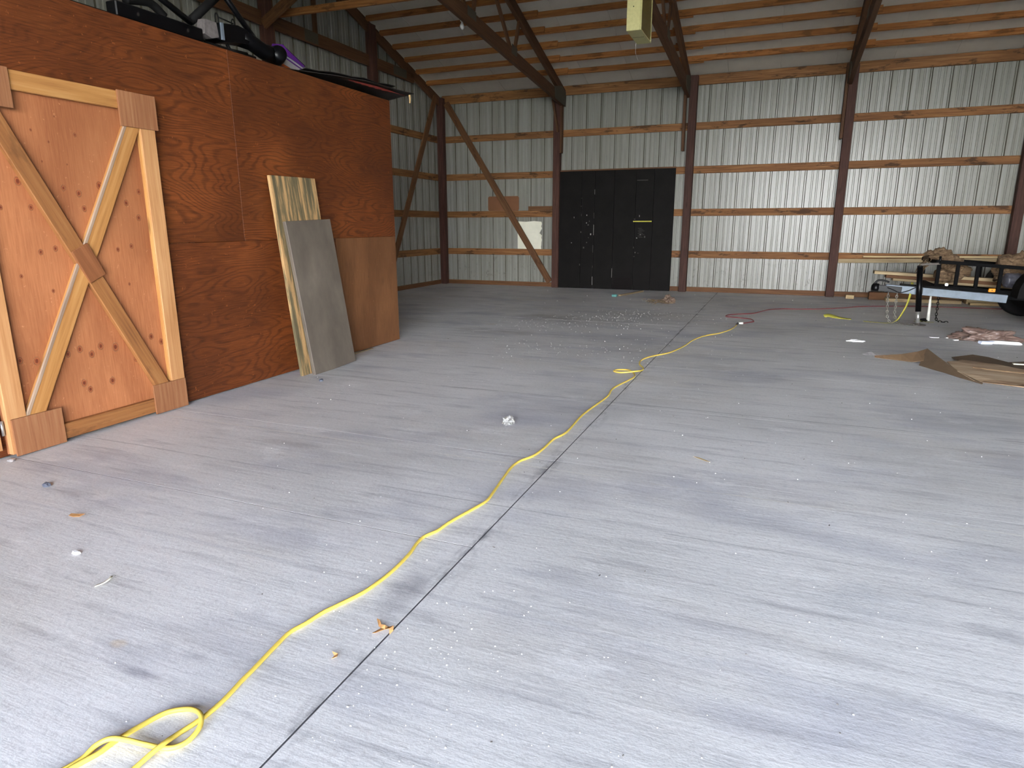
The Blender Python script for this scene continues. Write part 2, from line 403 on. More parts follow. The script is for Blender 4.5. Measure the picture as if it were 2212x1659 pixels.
def bm_tube(bm, path, r, seg=8, closed=False, cap=True, flat=1.0):
    path = [Vector(p) for p in path]; N = len(path); rings = []
    nrm = None
    for i, p in enumerate(path):
        a = path[(i-1) % N] if (closed or i > 0) else p
        b = path[(i+1) % N] if (closed or i < N-1) else p
        t = (b-a).normalized()
        if nrm is None:
            nrm = Vector((0,0,1)) if abs(t.z) < .9 else Vector((1,0,0))
        nrm = (nrm - t*nrm.dot(t)); 
        if nrm.length < 1e-6: nrm = t.orthogonal()
        nrm.normalize(); bn = t.cross(nrm)
        rr = r(i/(N-1)) if callable(r) else r
        rings.append([bm.verts.new(p + nrm*math.cos(2*math.pi*k/seg)*rr*flat + bn*math.sin(2*math.pi*k/seg)*rr) for k in range(seg)])
    for i in range(N if closed else N-1):
        A, B = rings[i], rings[(i+1) % N]
        for k in range(seg): bm.faces.new((A[k], A[(k+1) % seg], B[(k+1) % seg], B[k]))
    if cap and not closed:
        bm.faces.new(list(reversed(rings[0]))); bm.faces.new(rings[-1])
def tube(name, path, r, mat, parent=None, seg=8, closed=False, flat=1.0):
    bm = bmesh.new(); bm_tube(bm, path, r, seg, closed, True, flat)
    return obj(name, mesh_of(bm, name, True), mat, parent)
def lathe_mesh(profile, seg=24, name='lathe', close=True):
    """profile of (radius, height) turned about local Z"""
    bm = bmesh.new(); rings = []
    for r, z in profile:
        rings.append([bm.verts.new((math.cos(2*math.pi*k/seg)*r, math.sin(2*math.pi*k/seg)*r, z)) for k in range(seg)])
    for A, B in zip(rings, rings[1:]):
        for k in range(seg): bm.faces.new((A[k], A[(k+1) % seg], B[(k+1) % seg], B[k]))
    if close:
        bm.faces.new(rings[0]); bm.faces.new(rings[-1])
    return mesh_of(bm, name, True)
def prism_mesh(poly, thick, name='plate', bev=0):
    """polygon in local XY extruded along +Z"""
    bm = bmesh.new(); vs = [bm.verts.new((x, y, 0)) for x, y in poly]; f = bm.faces.new(vs)
    r = bmesh.ops.extrude_face_region(bm, geom=[f])
    for v in [g for g in r['geom'] if isinstance(g, bmesh.types.BMVert)]: v.co.z += thick
    return mesh_of(bm, name)
def yz_plate(name, pts, x0, thick, mat, parent=None):
    """polygon given in (y, z), standing in the plane X = x0"""
    bm = bmesh.new(); a = [bm.verts.new((x0, y, z)) for y, z in pts]; b = [bm.verts.new((x0+thick, y, z)) for y, z in pts]
    n = len(pts); bm.faces.new(a); bm.faces.new(list(reversed(b)))
    for i in range(n): bm.faces.new((a[i], a[(i+1) % n], b[(i+1) % n], b[i]))
    return obj(name, mesh_of(bm, name), mat, parent)
def solidify(o, t):
    md = o.modifiers.new('thickness', 'SOLIDIFY'); md.thickness = t; md.offset = 0; return o

rnd = random.Random(7)

# ------------------------------------------------------------------ dimensions
POST_X = [-7.444, -4.644, -1.844, 0.956, 3.756, 6.556, 9.356]
YG = 14.22            # inner face of the girts on the back wall
YS = 14.262           # back wall steel
XS = -7.56            # gable steel
XGI = -7.515          # inner face of gable girts
Y0 = -4.2            # front wall with the big doorway
X1 = 9.5
GIRT_Z = [0.767, 1.610, 2.442, 3.272]
ZE, SL = 4.19, 0.318  # top of the trusses: z = ZE + SL*(14 - y)
YR = 5.0              # ridge
def ztc(y): return ZE + SL*(14-y) if y >= YR else ZE + SL*(14-YR) - SL*(YR-y)

# ------------------------------------------------------------------ floor and ground
bm = bmesh.new(); bm_box(bm, (-7.7, Y0-.2, -.25), (X1+.2, 14.4, -.0007)); 
floor = struct(obj('floor', mesh_of(bm), 'joint_dirt'))
JX = -1.135; ys_l = [Y0-.2, 2.345, 3.49, 9.2, 14.4]; ys_r = [Y0-.2, 6.4, 14.4]
def slab(x0, x1, y0, y1):
    bm = bmesh.new(); bm_box(bm, (x0, y0, -.12), (x1, y1, 0))
    obj('concrete_slab', mesh_of(bm, 'concrete_slab'), 'concrete', floor)
for a, b in zip(ys_l, ys_l[1:]): slab(-7.7, JX-.0035, a+.0026, b-.0026)
for a, b in zip(ys_r, ys_r[1:]): slab(JX+.0035, X1+.2, a+.0012, b-.0012)
bm = bmesh.new(); bm_box(bm, (-60, -70, -.35), (60, 60, -.26))
g = struct(obj('ground_outside', mesh_of(bm), 'grass_ground'))
bm = bmesh.new(); bm_box(bm, (-6, -16, -.26), (9, Y0-.2, -.02))
struct(obj('driveway_outside', mesh_of(bm), 'gravel_ground'))

# ------------------------------------------------------------------ ribbed steel
PITCH = 0.311
PROF = [(0,0),(.078,0),(.087,.008),(.105,.008),(.114,0),(.166,0),(.175,.008),(.193,.008),(.202,0),(.264,0),(.273,.020),(.299,.020),(.308,0)]
def ribbed(nrib, z0, topf, flip=1, prof=PROF, pitch=PITCH):
    """sheet in local XZ, ribs going towards +Y*flip; topf(x) gives the upper edge"""
    bm = bmesh.new(); lo, hi = [], []
    pts = [(i*pitch+u, d) for i in range(nrib) for u, d in prof] + [(nrib*pitch+.008, 0)]
    for u, d in pts:
        lo.append(bm.verts.new((u, d*flip, z0))); hi.append(bm.verts.new((u, d*flip, topf(u))))
    for i in range(len(pts)-1): bm.faces.new((lo[i], lo[i+1], hi[i+1], hi[i]))
    return mesh_of(bm, 'steel_panel')
wall_back = sroot('wall_back', (0, YS, 0))
shared = ribbed(3, .07, lambda u: 4.27)
shared.materials.append(M['white_steel'])
x = -.298-.2865-3*PITCH*8; i = 0
while x < X1:
    obj('steel_panel', shared, None, wall_back, Matrix.Translation((x, YS + (.0008 if i % 2 else 0), 0))); x += 3*PITCH; i += 1
wall_left = sroot('wall_left', (XS, 7, 0))
y = 14.30; RZ = Matrix.Rotation(-math.pi/2, 4, 'Z')       # local X -> world -Y, local Y -> world X
while y > Y0:
    me = ribbed(3, .07, lambda u, y=y: ztc(max(y-u, Y0))+.108, -1); me.materials.append(M['white_steel'])
    obj('steel_panel', me, None, wall_left, Matrix.Translation((XS, y, 0)) @ RZ); y -= 3*PITCH
# girts: one board for every bay
for a, b in zip(POST_X, POST_X[1:]):
    for k, z in enumerate(GIRT_Z):
        if a == POST_X[1] and k < 3:                       # cut away behind the dark door, a stub shows on its right
            block('girt', (-2.25, YG, z-.07), (b+.02, YG+.038, z+.07), 'girt_wood', wall_back); continue
        block('girt', (a-.02, YG, z-.07), (b+.02-.003, YG+.038, z+.07), 'girt_wood', wall_back)
    block('eave_board', (a+.0, YG-.005, 4.03), (b-.003, YG+.034, 4.215), 'girt_wood', wall_back)
    if a != POST_X[1]: block('skirt_board', (a-.02, YG, 0), (b+.017, YG+.038, .095), 'skirt_wood', wall_back)
    else: block('skirt_board', (-2.3, YG, 0), (b+.017, YG+.038, .095), 'skirt_wood', wall_back)
GP = [11.42, 8.62, 5.82, 3.02, .22, -2.58, -4.1]
for a, b in zip([14.20]+GP, GP):
    for z in GIRT_Z:
        block('girt', (XGI-.04, b, z-.07), (XGI-.002, a, z+.07), 'girt_wood', wall_left)
    block('skirt_board', (XGI-.04, b, 0), (XGI-.002, a, .095), 'skirt_wood', wall_left)
# front wall with the open doorway, and the far end wall
wall_front = sroot('wall_front', (0, Y0, 0))
DX0, DX1, DZ = -2.05, 5.2, 4.1
for nm, lo, hi in [('steel_sheet', (-7.62, Y0-.06, 0), (DX0, Y0, 4.2)), ('steel_sheet', (DX1, Y0-.06, 0), (X1+.1, Y0, 4.2)), ('steel_sheet', (DX0, Y0-.06, DZ), (DX1, Y0, 4.2))]:
    block(nm, lo, hi, 'outer_white', wall_front, 0)
wall_right = sroot('wall_right', (X1, 7, 0))
yz_plate('steel_sheet', [(Y0, 0), (14.3, 0), (14.3, ztc(14.3)+.08), (YR, ztc(YR)+.08), (Y0, ztc(Y0)+.08)], X1, .05, 'white_steel', wall_right)

# ------------------------------------------------------------------ roof
ceiling = sroot('ceiling', (0, YR, 6.4))
RPROF = [(0,0),(.3,0),(.6,0),(.923,0),(.925,.010),(.930,.010)]
for side in (1, -1):
    ln = math.hypot(14.42-YR, SL*(14.42-YR)); ang = math.atan(SL)
    me = ribbed(1, 0, lambda u: ln, 1, RPROF, 3*PITCH); me.materials.append(M['roof_steel'])
    x = -7.75
    ye = 14.42 if side == 1 else 2*YR-14.42
    p = Vector((0, ye, ztc(14.42)+.112))
    while x < X1+.1:
        up = Vector((0, -side*math.cos(ang), math.sin(ang))); nrm = Vector((0, side*math.sin(ang), math.cos(ang)))
        m = Matrix((Vector((1,0,0)), nrm, up)).transposed().to_4x4(); m.translation = (x, p.y, p.z)
        obj('roof_panel', me, None, ceiling, m); x += 3*PITCH
TRX = [-7.47, -4.535, -1.945, 0.895, 3.695, 6.495, 9.295]
n_ = Vector((0, SL, 1)).normalized()
pur = [13.58-.446*k for k in range(19)]
for k, yk in enumerate(pur):
    for i, (a, b) in enumerate(zip(TRX, TRX[1:])):
        o = .052 if i % 2 else 0.0
        yy = yk + o; z = ztc(yy)
        c0 = Vector((a-.02 if i == 0 else a-.12+rnd.uniform(-.03,.03), yy, z)) + n_*.0525; c1 = Vector((b+.28+rnd.uniform(-.05,.08), yy, z)) + n_*.0525
        beam('purlin', c0, c1, .042, .102, 'purlin_wood', ceiling, n_)
for k, yk in enumerate(pur):
    yy = 2*YR-yk; n2 = Vector((0, -SL, 1)).normalized()
    beam('purlin', Vector((TRX[0], yy, ztc(yy)))+n2*.0525, Vector((X1, yy, ztc(yy)))+n2*.0525, .042, .102, 'purlin_wood', ceiling, n2)
# nailer following the slope against the gable steel
struct(beam('trim_1', (XS+.03, 14.25, ztc(14.25)+.07), (XS+.03, YR, ztc(YR)+.07), .04, .05, 'truss_wood'))

# ------------------------------------------------------------------ posts
def post(x, y, w, d, h, label, z0=0.0):
    o = block('timber_post', (x-w/2, y-d/2, z0), (x+w/2, y+d/2, h), 'post_wood', None, .006)
    return tag(o, label, 'post', 'building posts')
names = ['dark timber post in the far left corner of the barn', 'dark timber post at the left edge of the black door',
         'dark purplish timber post just right of the black door', 'reddish timber post between the black door and the trailer',
         'brown timber post at the right edge behind the trailer', None, None]
for px, nm in zip(POST_X[:5], names): post(px, YG-.078, .15, .14, 4.16 if px != POST_X[2] else 4.19, nm)
gl = ['tall gable post to the left of the far corner, above the plywood room', 'gable post above the black machine frame on the plywood room']
for gy, nm in zip(GP[:2], gl): post(XGI+.075, gy, .145, .15, ztc(gy)-.02, nm)
for sgn, gy in ((1, GP[0]), (1, GP[1])):
    tag(block('post_scab', (XGI+.01, gy+.078, 3.6), (XGI+.13, gy+.12, ztc(gy)-.12), 'truss_wood'), 'narrow plank nailed to the far side of the gable post '+('near the corner' if gy > 10 else 'above the machine frame'), 'plank')

# ------------------------------------------------------------------ trusses
def truss(X, label, gable=False):
    t = thing('roof_truss', (X, 14.1, 3.8), label, 'truss', 'roof trusses')
    w = .042 if gable else .075
    for s in (1, -1):
        Yf = (lambda y: y) if s == 1 else (lambda y: 2*YR-y)
        zt = lambda y: ztc(y if y >= YR else 2*YR-y)
        a = Vector((X, Yf(14.19), ztc(14.19)-.085)); b = Vector((X, YR, ztc(YR)-.085))
        beam('top_chord', a, b, w, .17, 'truss_wood', t)
        if gable:
            if s == 1: beam('bottom_chord', (X, 13.0, 4.37), (X, -3.0, 4.37), w, .2, 'truss_wood', t)
        else:
            beam('bottom_chord', (X, Yf(14.2), 3.905), (X, YR, 3.905+.09*(14.2-YR)), w, .2, 'truss_wood', t)
            zb = lambda y: 4.005+.09*(14.2-y)
            for (ya, yb) in [(11.25, 10.2), (11.35, 11.62), (9.7, 10.0), (9.5, 8.2), (8.1, 8.3)]:
                beam('web', (X, Yf(ya), zb(ya)-.06), (X, Yf(yb), ztc(yb)-.12), .04, .075, 'truss_wood', t)
            if s == 1:
                for dx in (-.0395, .0395):
                    hp = [(14.22, 3.80), (14.24, 4.08), (13.95, 4.17), (13.45, 4.08), (13.5, 3.865), (13.9, 3.825)]
                    yz_plate('heel_gusset', hp, X+dx-.002, .004, 'truss_plate', t)
                    pp = [(11.15, 4.19), (11.4, 4.17), (11.42, 4.31), (11.17, 4.34)]
                    yz_plate('connector_plate', pp, X+dx-.001, .002, 'truss_plate', t)
                    pq = [(9.45, 4.33), (9.75, 4.305), (9.75, 4.43), (9.45, 4.46)]
                    yz_plate('connector_plate', pq, X+dx-.001, .002, 'truss_plate', t)
    if gable:
        for yb in (9.8, 7.3, 12.2):
            pass
        beam('web', (X, 9.82, 4.45), (X, 9.82, ztc(9.82)-.16), .04, .09, 'truss_wood', t, (0,1,0))
        for pp in ([(9.52, 4.29), (9.86, 4.29), (9.86, 4.46), (9.52, 4.46)], [(12.2, 4.30), (12.7, 4.30), (12.7, 4.46), (12.2, 4.46)]):
            yz_plate('connector_plate', pp, X+w/2-.001, .003, 'truss_plate', t)
    return t
tl = ['flat bottomed gable truss against the left end wall', 'roof truss resting on the post left of the black door', 'roof truss beside the cream heater, right of the black door',
      'roof truss on the post between the black door and the trailer', 'roof truss above the trailer at the right edge']
for X, l in zip(TRX[:5], tl): truss(X, l, X == TRX[0])
# scabs tying the trusses to the posts
def scab(name, p0, p1, w, h, label, up=(0,1,0)): tag(beam(name, p0, p1, w, h, 'truss_wood', None, up), label, 'plank', 'planks tying trusses to posts')
scab('tie_plank', (TRX[1]-.002, 14.09, 2.86), (TRX[1]-.002, 14.10, 3.80), .04, .12, 'upright tie plank under the truss at the black door\'s left post')
scab('knee_plank', (-4.70, 13.98, 3.93), (-4.60, 14.045, 3.28), .04, .10, 'short slanting knee plank in front of the post left of the black door', (0,1,0))
scab('tie_plank', (TRX[2]-.045, 14.10, 2.80), (TRX[2]-.045, 14.03, 4.28), .05, .13, 'upright tie plank left of the purplish post right of the black door')
scab('tie_plank', (TRX[3]-.045, 14.12, 2.90), (TRX[3]-.045, 14.08, 4.18), .05, .15, 'upright tie plank on the reddish post between door and trailer')
tag(beam('corner_brace', (-7.325, 14.188, 4.05), (-4.80, 14.188, 0.11), .042, .14, 'brace_wood', None, (0,0,1)), 'long diagonal brace in front of the white wall left of the black door', 'brace')
tag(beam('corner_brace', (-7.42, 13.86, 4.14), (-7.42, 11.55, 0.12), .042, .14, 'brace_wood', None, (0,0,1)), 'diagonal brace on the left end wall beside the plywood room', 'brace')
tag(beam('lateral_brace', (-7.36, 8.80, 4.47), (-4.50, 8.80, 4.44), .045, .10, 'purlin_wood'), 'level brace from the gable post across to the nearest truss', 'brace')
tag(beam('knee_brace', (-7.40, 8.52, 4.27), (-5.9, 8.45, 5.0), .045, .15, 'brace_wood'), 'short slanting brace at the gable post over the machine frame', 'brace')

# ------------------------------------------------------------------ black door in the back wall
d1 = sroot('door_1', (-3.36, 14.13, 0))
ex = [-4.60, -4.07, -3.78, -3.36, -2.90, -2.53, -2.11]
for i, (a, b) in enumerate(zip(ex, ex[1:])):
    block('door_board', (a+.002, 14.13+.002*(i % 2), 0), (b-.002, 14.175, 2.485), 'black_door', d1, .003)
block('door_head', (-4.60, 14.155, 2.487), (-2.11, 14.20, 2.515), 'skirt_wood', d1)
plain('chip_grey', sRGB(150,148,142), .7); plain('chip_yellow', sRGB(190,186,70), .7); plain('chip_dim', sRGB(62,60,57), .7); plain('door_scuff', sRGB(24,21,21), .8, 0, .1, 8, 0, .1)
def chip(y, x0, x1, z0, z1, mat, nm='paint_chip'): block(nm, (x0, 14.1285, z0), (x1, 14.1305, z1), mat, d1, 0)
rr = random.Random(3)
chip(0, -2.94, -2.55, 1.425, 1.447, 'chip_yellow', 'paint_smear'); chip(0, -2.89, -2.66, 2.258, 2.272, 'chip_dim', 'paint_smear')
for x0, z0, h in [(-3.79,2.0,.10),(-3.795,1.5,.12),(-3.795,1.15,.22),(-3.80,.78,.16),(-3.80,.45,.05),(-3.80,.08,.18),(-3.365,.25,.2),(-4.075,1.55,.05),(-4.08,1.2,.03)]:
    chip(0, x0, x0+.008, z0, z0+h, 'chip_grey' if rr.random() < .45 else 'chip_dim')
for _ in range(22):
    x0 = rr.choice([rr.uniform(-4.3,-3.9), rr.uniform(-4.1,-3.8), rr.uniform(-2.95,-2.6)]); z0 = rr.uniform(.3,2.1)
    chip(0, x0, x0+rr.uniform(.008,.03), z0, z0+rr.uniform(.008,.04), rr.choice(['chip_dim','chip_dim','chip_grey']))
for k in range(8): chip(0, -2.83+.02*(k % 2), -2.75+.03*(k % 3), 1.29-.026*k, 1.296-.026*k, 'chip_dim', 'scribble')
chip(0, -3.34, -2.91, .02, .26, 'door_scuff', 'scuff_patch')

# things stuck or stood on the back wall
def rounded(w, h, r, n=4):
    out = []
    for cx, cy, a0 in ((w-r, r, -90), (w-r, h-r, 0), (r, h-r, 90), (r, r, 180)):
        for k in range(n+1):
            a = math.radians(a0+90*k/n); out.append((cx+r*math.cos(a), cy+r*math.sin(a)))
    return out
RX = Matrix.Rotation(math.pi/2, 4, 'X')
tag(obj('hardboard_panel', prism_mesh(rounded(.76, .32, .04), .008), 'hardboard', None, Matrix.Translation((-6.33, 14.247, 1.682)) @ RX), 'brown hardboard panel with rounded corners standing on the girt in the corner', 'panel')
tag(block('wood_offcut', (-5.34, 14.228, 1.682), (-4.74, 14.246, 1.775), 'brace_wood'), 'short brown board lying on the girt by the black door\'s left post', 'board')
pr = random.Random(5); pl = [(0,0),(.57,.0)]
for k in range(1, 12): pl.append((.57+pr.uniform(-.045,.02), .6*k/12))
pl += [(.57, .6), (.4,.615), (.2,.6), (0,.61)]
tag(obj('foam_board', prism_mesh(pl, .012), 'paper_cream', None, Matrix.Translation((-5.60, 14.252, .838)) @ RX), 'cream foam board with a ragged right edge leaning on the white wall', 'board')

# ------------------------------------------------------------------ plywood room
XP = -4.25; ZT = 2.735; YE = 6.84
inner = sroot('wall_inner', (XP, 3, 0))
def ysheet(name, y0, y1, z0, z1, mat, x=XP, th=.018, grain='Y', parent=inner):
    """plywood sheet lying in a plane X = x, its face towards +X; local X runs along the grain"""
    bm = bmesh.new()
    if grain == 'Y':
        bm_box(bm, (0, 0, 0), (y1-y0, z1-z0, th), .0012); m = Matrix((Vector((0,1,0)), Vector((0,0,1)), Vector((1,0,0)))).transposed().to_4x4(); m.translation = (x-th, y0, z0)
    else:
        bm_box(bm, (0, 0, 0), (z1-z0, y1-y0, th), .0012); m = Matrix((Vector((0,0,1)), Vector((0,-1,0)), Vector((1,0,0)))).transposed().to_4x4(); m.translation = (x-th, y1, z0)
    return obj(name, mesh_of(bm, name), mat, parent, m)
ysheet('plywood_sheet', Y0+.02, 2.0-.001, 0.01, 1.237, 'plywood_red'); ysheet('plywood_sheet', Y0+.02, 2.0-.001, 1.239, ZT, 'plywood_red')
ysheet('plywood_sheet', 2.0+.001, 4.44, 1.239, ZT, 'plywood_red'); ysheet('plywood_sheet', 4.443, YE, 1.239, ZT, 'plywood_red', XP+.001)
ysheet('plywood_sheet', 2.0+.001, 5.697, 0.008, 1.237, 'plywood_red', XP+.001); ysheet('plywood_sheet', 5.70, YE, 0.008, 1.237, 'plywood_pale', XP+.002, grain='Z')
block('wall_plate', (XP-.11, Y0+.02, 2.64), (XP-.02, YE-.02, 2.73), 'skirt_wood', inner)
block('end_sheet', (-7.40, YE-.03, 0.0), (XP-.02, YE-.01, 2.73), 'plywood_red', inner)
block('roof_deck', (-7.40, Y0+.02, 2.705), (XP-.02, YE-.01, 2.728), 'deck_ply', inner)

# ------------------------------------------------------------------ X braced door
d2 = sroot('door_2', (XP, 2.98, 0))
FX = XP+.004
ysheet('door_panel', 2.335, 3.625, .02, 2.24, 'door_ply', FX+.014, .014, 'Z', d2)
fx0, fx1 = FX+.015, FX+.053
def ybeam(name, a, b, w, mat, x0=fx0, x1=fx1, parent=d2, up=(1,0,0)):
    """timber lying on the door; a and b are (y, z)"""
    xm = (x0+x1)/2
    return beam(name, (xm, *a), (xm, *b), w, x1-x0, mat, parent, up, .004)
ybeam('top_rail', (2.46, 2.187), (3.50, 2.187), .11, 'door_rail_wood')
ybeam('bottom_rail', (2.45, .072), (3.49, .072), .10, 'door_brace_wood')
ybeam('stile', (3.562, .02), (3.568, 2.24), .12, 'door_stile_wood')
ybeam('stile', (2.392, .02), (2.398, 2.24), .115, 'door_stile_wood')
ybeam('brace', (2.499, 2.10), (3.45, .16), .108, 'door_brace_wood', fx0, fx1-.001)
bb = ybeam('brace', (2.466, .15), (3.482, 2.09), .11, 'door_rail_wood', fx0, fx1-.004)
d_ = Vector((0, 1.016, 1.94)).normalized(); n_l = Vector((0, -d_.z, d_.y))
beam('waney_edge', Vector((fx1-.009, 2.466, .15))+n_l*.046, Vector((fx1-.009, 3.482, 2.09))+n_l*.046, .026, .014, 'waney_wood', bb, (1,0,0), .005)
gx0, gx1 = fx1+.0005, fx1+.013
def gus(y0, y1, z0, z1): block('gusset', (gx0, y0, z0), (gx1, y1, z1), 'gusset_wood', d2, .001, axis=2)
gus(3.355, 3.645, 2.022, 2.248); gus(2.352, 2.655, .008, .238); gus(3.33, 3.615, .008, .225); gus(2.33, 2.675, 2.028, 2.248)
beam('cross_gusset', ((gx0+gx1)/2, 2.938, 1.232), ((gx0+gx1)/2, 3.034, 1.028), .124, .012, 'cross_wood', d2, (1,0,0), .001)
ybeam('stile_edge', (3.507, .23), (3.512, 2.03), .022, 'door_rail_wood', fx0, fx1-.006)
KN = [(2.658,1.625,.018),(2.927,1.599,.013),(3.022,1.57,.016),(3.044,1.475,.014),(3.171,1.626,.018),(2.709,1.476,.013),(2.538,1.472,.011),(3.462,1.599,.014),(3.352,1.52,.015),(3.434,1.421,.016),(3.055,1.929,.009),(2.783,1.926,.006),(2.88,1.869,.006),(2.939,2.024,.004),(2.82,1.75,.005),(2.975,1.744,.004),(2.722,1.21,.013),(2.816,1.228,.013),(3.241,1.208,.012),(3.346,1.227,.013),(2.759,.968,.009),(2.585,1.072,.009),(2.587,.55,.019),(2.491,.57,.015),(2.867,.576,.017),(3.012,.572,.018),(3.118,.548,.021),(2.942,.529,.018),(3.209,.582,.017),(3.407,.576,.017),(3.485,.526,.016),(3.26,.437,.015),(2.86,.349,.018),(2.896,.297,.016),(3.059,.321,.019),(3.291,.968,.008),(2.785,.557,.015)]
kt = NT('knot_wood'); kc = kt.coord('Object'); kd = kt.n.new('ShaderNodeVectorMath'); kd.operation = 'LENGTH'; kt.l.new(kc, kd.inputs[0])
kw = kt.math('ADD', kd.outputs['Value'], kt.math('MULTIPLY', kt.math('SUBTRACT', kt.noise(kt.vadd(kc, kt.comb(kt.math('MULTIPLY', kt.rand(), 30.0), 0.0, 0.0)), 1.6, 3, .6), .5), .45))
kcol = kt.ramp(kw, [(.0, sRGB(96,44,26)), (.38, sRGB(112,56,34)), (.52, sRGB(156,96,60)), (.62, sRGB(140,80,50)), (.8, sRGB(186,122,80))])
kt._set(kt.b.inputs['Alpha'], kt.ramp(kw, [(.55, 1.0), (.95, 0.0)]))
M['knot_wood'] = kt.done(kcol, .6, 0, .3)
bm = bmesh.new(); bmesh.ops.create_circle(bm, cap_ends=True, radius=1.0, segments=16); kme = mesh_of(bm, 'knot'); kme.materials.append(M['knot_wood'])
for ky, kz, kr in KN:
    obj('knot', kme, None, d2, Matrix.Translation((FX+.0146, ky, kz)) @ Matrix.Rotation(math.pi/2, 4, 'Y') @ Matrix.Diagonal((kr*1.75, kr*1.35, 1, 1)))
for z in (.19, 2.0):
    hm = lathe_mesh([(.009,0),(.009,.09)], 10); obj('hinge', hm, 'steel_bright', d2, Matrix.Translation((fx0+.012, 2.318, z-.045)))
struct(block('trim_2', (XP+.002, 2.19, .06), (XP+.042, 2.295, 2.4), 'door_stile_wood'))
struct(block('trim_3', (XP+.002, 2.08, .02), (XP+.055, 2.186, 2.4), 'door_rail_wood'))

# ------------------------------------------------------------------ boards leaning on the plywood
def leaning(name, yb, yt, w, zt, xb, xt, th, mat, label, skew=0):
    """board with its foot on the floor at xb and its head at (xt, zt); width runs along Y"""
    p0 = Vector((xb, yb+w/2, 0)); p1 = Vector((xt, yt+w/2, zt)); d = (p1-p0); L = d.length; x = d.normalized()
    y = Vector((0,1,0)); y = (y - x*y.dot(x)).normalized(); z = x.cross(y)
    m = Matrix((x, y, z)).transposed().to_4x4(); 
    m.translation = p0 + (Vector((0,0,1))*0)
    bm = bmesh.new(); bm_box(bm, (0, -w/2, -th if z.x > 0 else 0), (L, w/2, 0 if z.x > 0 else th), .003)
    o = obj(name, mesh_of(bm, name), mat, None, m)
    return tag(o, label, 'board')
leaning('weathered_board', 4.775, 4.755, .62, 1.80, -4.03, -4.205, .03, 'weathered_board', 'weathered peeling wooden board leaning against the plywood wall')
gb = leaning('grey_painted_board', 4.865, 4.81, .645, 1.415, -3.955, -4.118, .036, 'grey_board', 'dark grey painted panel leaning in front of the weathered board')
tag(block('loose_strip', (-4.235, 5.86, 0), (-4.20, 6.20, .008), 'plank_grey_wood'), 'thin wood strip on the floor along the plywood wall', 'strip')

# ------------------------------------------------------------------ black machine frame on the plywood room
XC = -4.36; ZD = 2.735
mf = thing('machine_frame', (XC, 4.3, ZD), 'black steel machine frame with tubes lying on top of the plywood room', 'machine frame')
def mprism(name, pts, x0, th, mat, parent=mf): return yz_plate(name, pts, x0, th, mat, parent)
block('main_beam', (XC-.10, 3.58, ZD+.035), (XC, 4.33, ZD+.135), 'black_paint', mf, .008)
for k, yy in enumerate((3.75, 4.18)):
    bm = bmesh.new(); bmesh.ops.create_circle(bm, cap_ends=True, radius=.012, segments=10)
    obj('bolt_hole', mesh_of(bm), 'dark_inside', mf, Matrix.Translation((XC+.001, yy, ZD+.085)) @ Matrix.Rotation(math.pi/2, 4, 'Y'))
block('runner', (XC-.14, 2.6, ZD), (XC-.02, 4.5, ZD+.05), 'black_matte', mf, .01)
mprism('worn_bracket', [(4.33, 2.835), (4.34, 2.945), (4.46, 2.945), (4.475, 2.84), (4.40, 2.815)], XC-.07, .085, 'worn_primer')
mprism('casting', [(4.46, 2.83), (4.47, 2.948), (4.56, 2.965), (4.70, 2.985), (4.81, 2.972), (4.83, 2.90), (4.80, 2.862), (4.66, 2.845), (4.54, 2.822)], XC-.12, .13, 'black_paint')
mprism('casting_rib', [(4.50, 2.83), (4.50, 2.955), (4.525, 2.96), (4.525, 2.83)], XC-.12, .145, 'galvanized')
tube('swing_arm', [(XC-.06, 4.78, 2.92), (XC-.05, 4.90, 2.905), (XC-.03, 5.02, 2.86), (XC-.02, 5.12, 2.85)], lambda f: .075-.01*math.sin(f*math.pi), 'black_paint', mf, 14)
cm = lathe_mesh([(.0,-.085),(.055,-.08),(.07,-.06),(.074,0),(.07,.06),(.055,.08),(.0,.085)], 20, close=False)
obj('bushing', cm, 'black_paint', mf, Matrix.Translation((XC+.0, 5.165, 2.852)) @ Matrix.Rotation(math.radians(75), 4, 'Y') @ Matrix.Rotation(.5, 4, 'X'))
tube('tube', [(XC-.05, 3.80, 3.075), (XC-.05, 4.27, 2.90)], .024, 'black_paint', mf, 10)
tube('tube', [(XC-.10, 4.70, 3.27), (XC-.08, 4.30, 2.93)], .034, 'black_matte', mf, 10)
tube('tube', [(XC-.08, 4.55, 3.31), (XC-.06, 5.02, 2.90)], .024, 'black_paint', mf, 10)
tube('hose', smooth_path([(XC-.05, 3.70, 2.905), (XC-.06, 3.83, 2.935), (XC-.06, 3.93, 2.94), (XC-.05, 4.02, 2.88)]), .03, 'black_matte', mf, 10)
for yy, hh in ((4.505, 3.03), (4.68, 3.03)):
    tube('u_bolt', smooth_path([(XC-.02, yy-.016, 2.95), (XC-.02, yy-.016, hh-.02), (XC-.02, yy, hh), (XC-.02, yy+.016, hh-.02), (XC-.02, yy+.016, 2.95)]), .005, 'black_matte', mf, 6)
tube('cross_rod', [(XC-.02, 4.52, 3.005), (XC-.02, 4.68, 2.995)], .006, 'black_matte', mf, 6)
block('lower_strut', (XC-.12, 4.35, ZD), (XC-.04, 4.95, ZD+.07), 'black_matte', mf, .01)
tube('stay', [(XC-.05, 4.62, 2.83), (XC-.05, 4.66, 2.77)], .014, 'black_matte', mf, 8)
tube('stay', [(XC-.05, 4.64, 2.79), (XC-.05, 4.84, 2.80)], .016, 'black_matte', mf, 8)

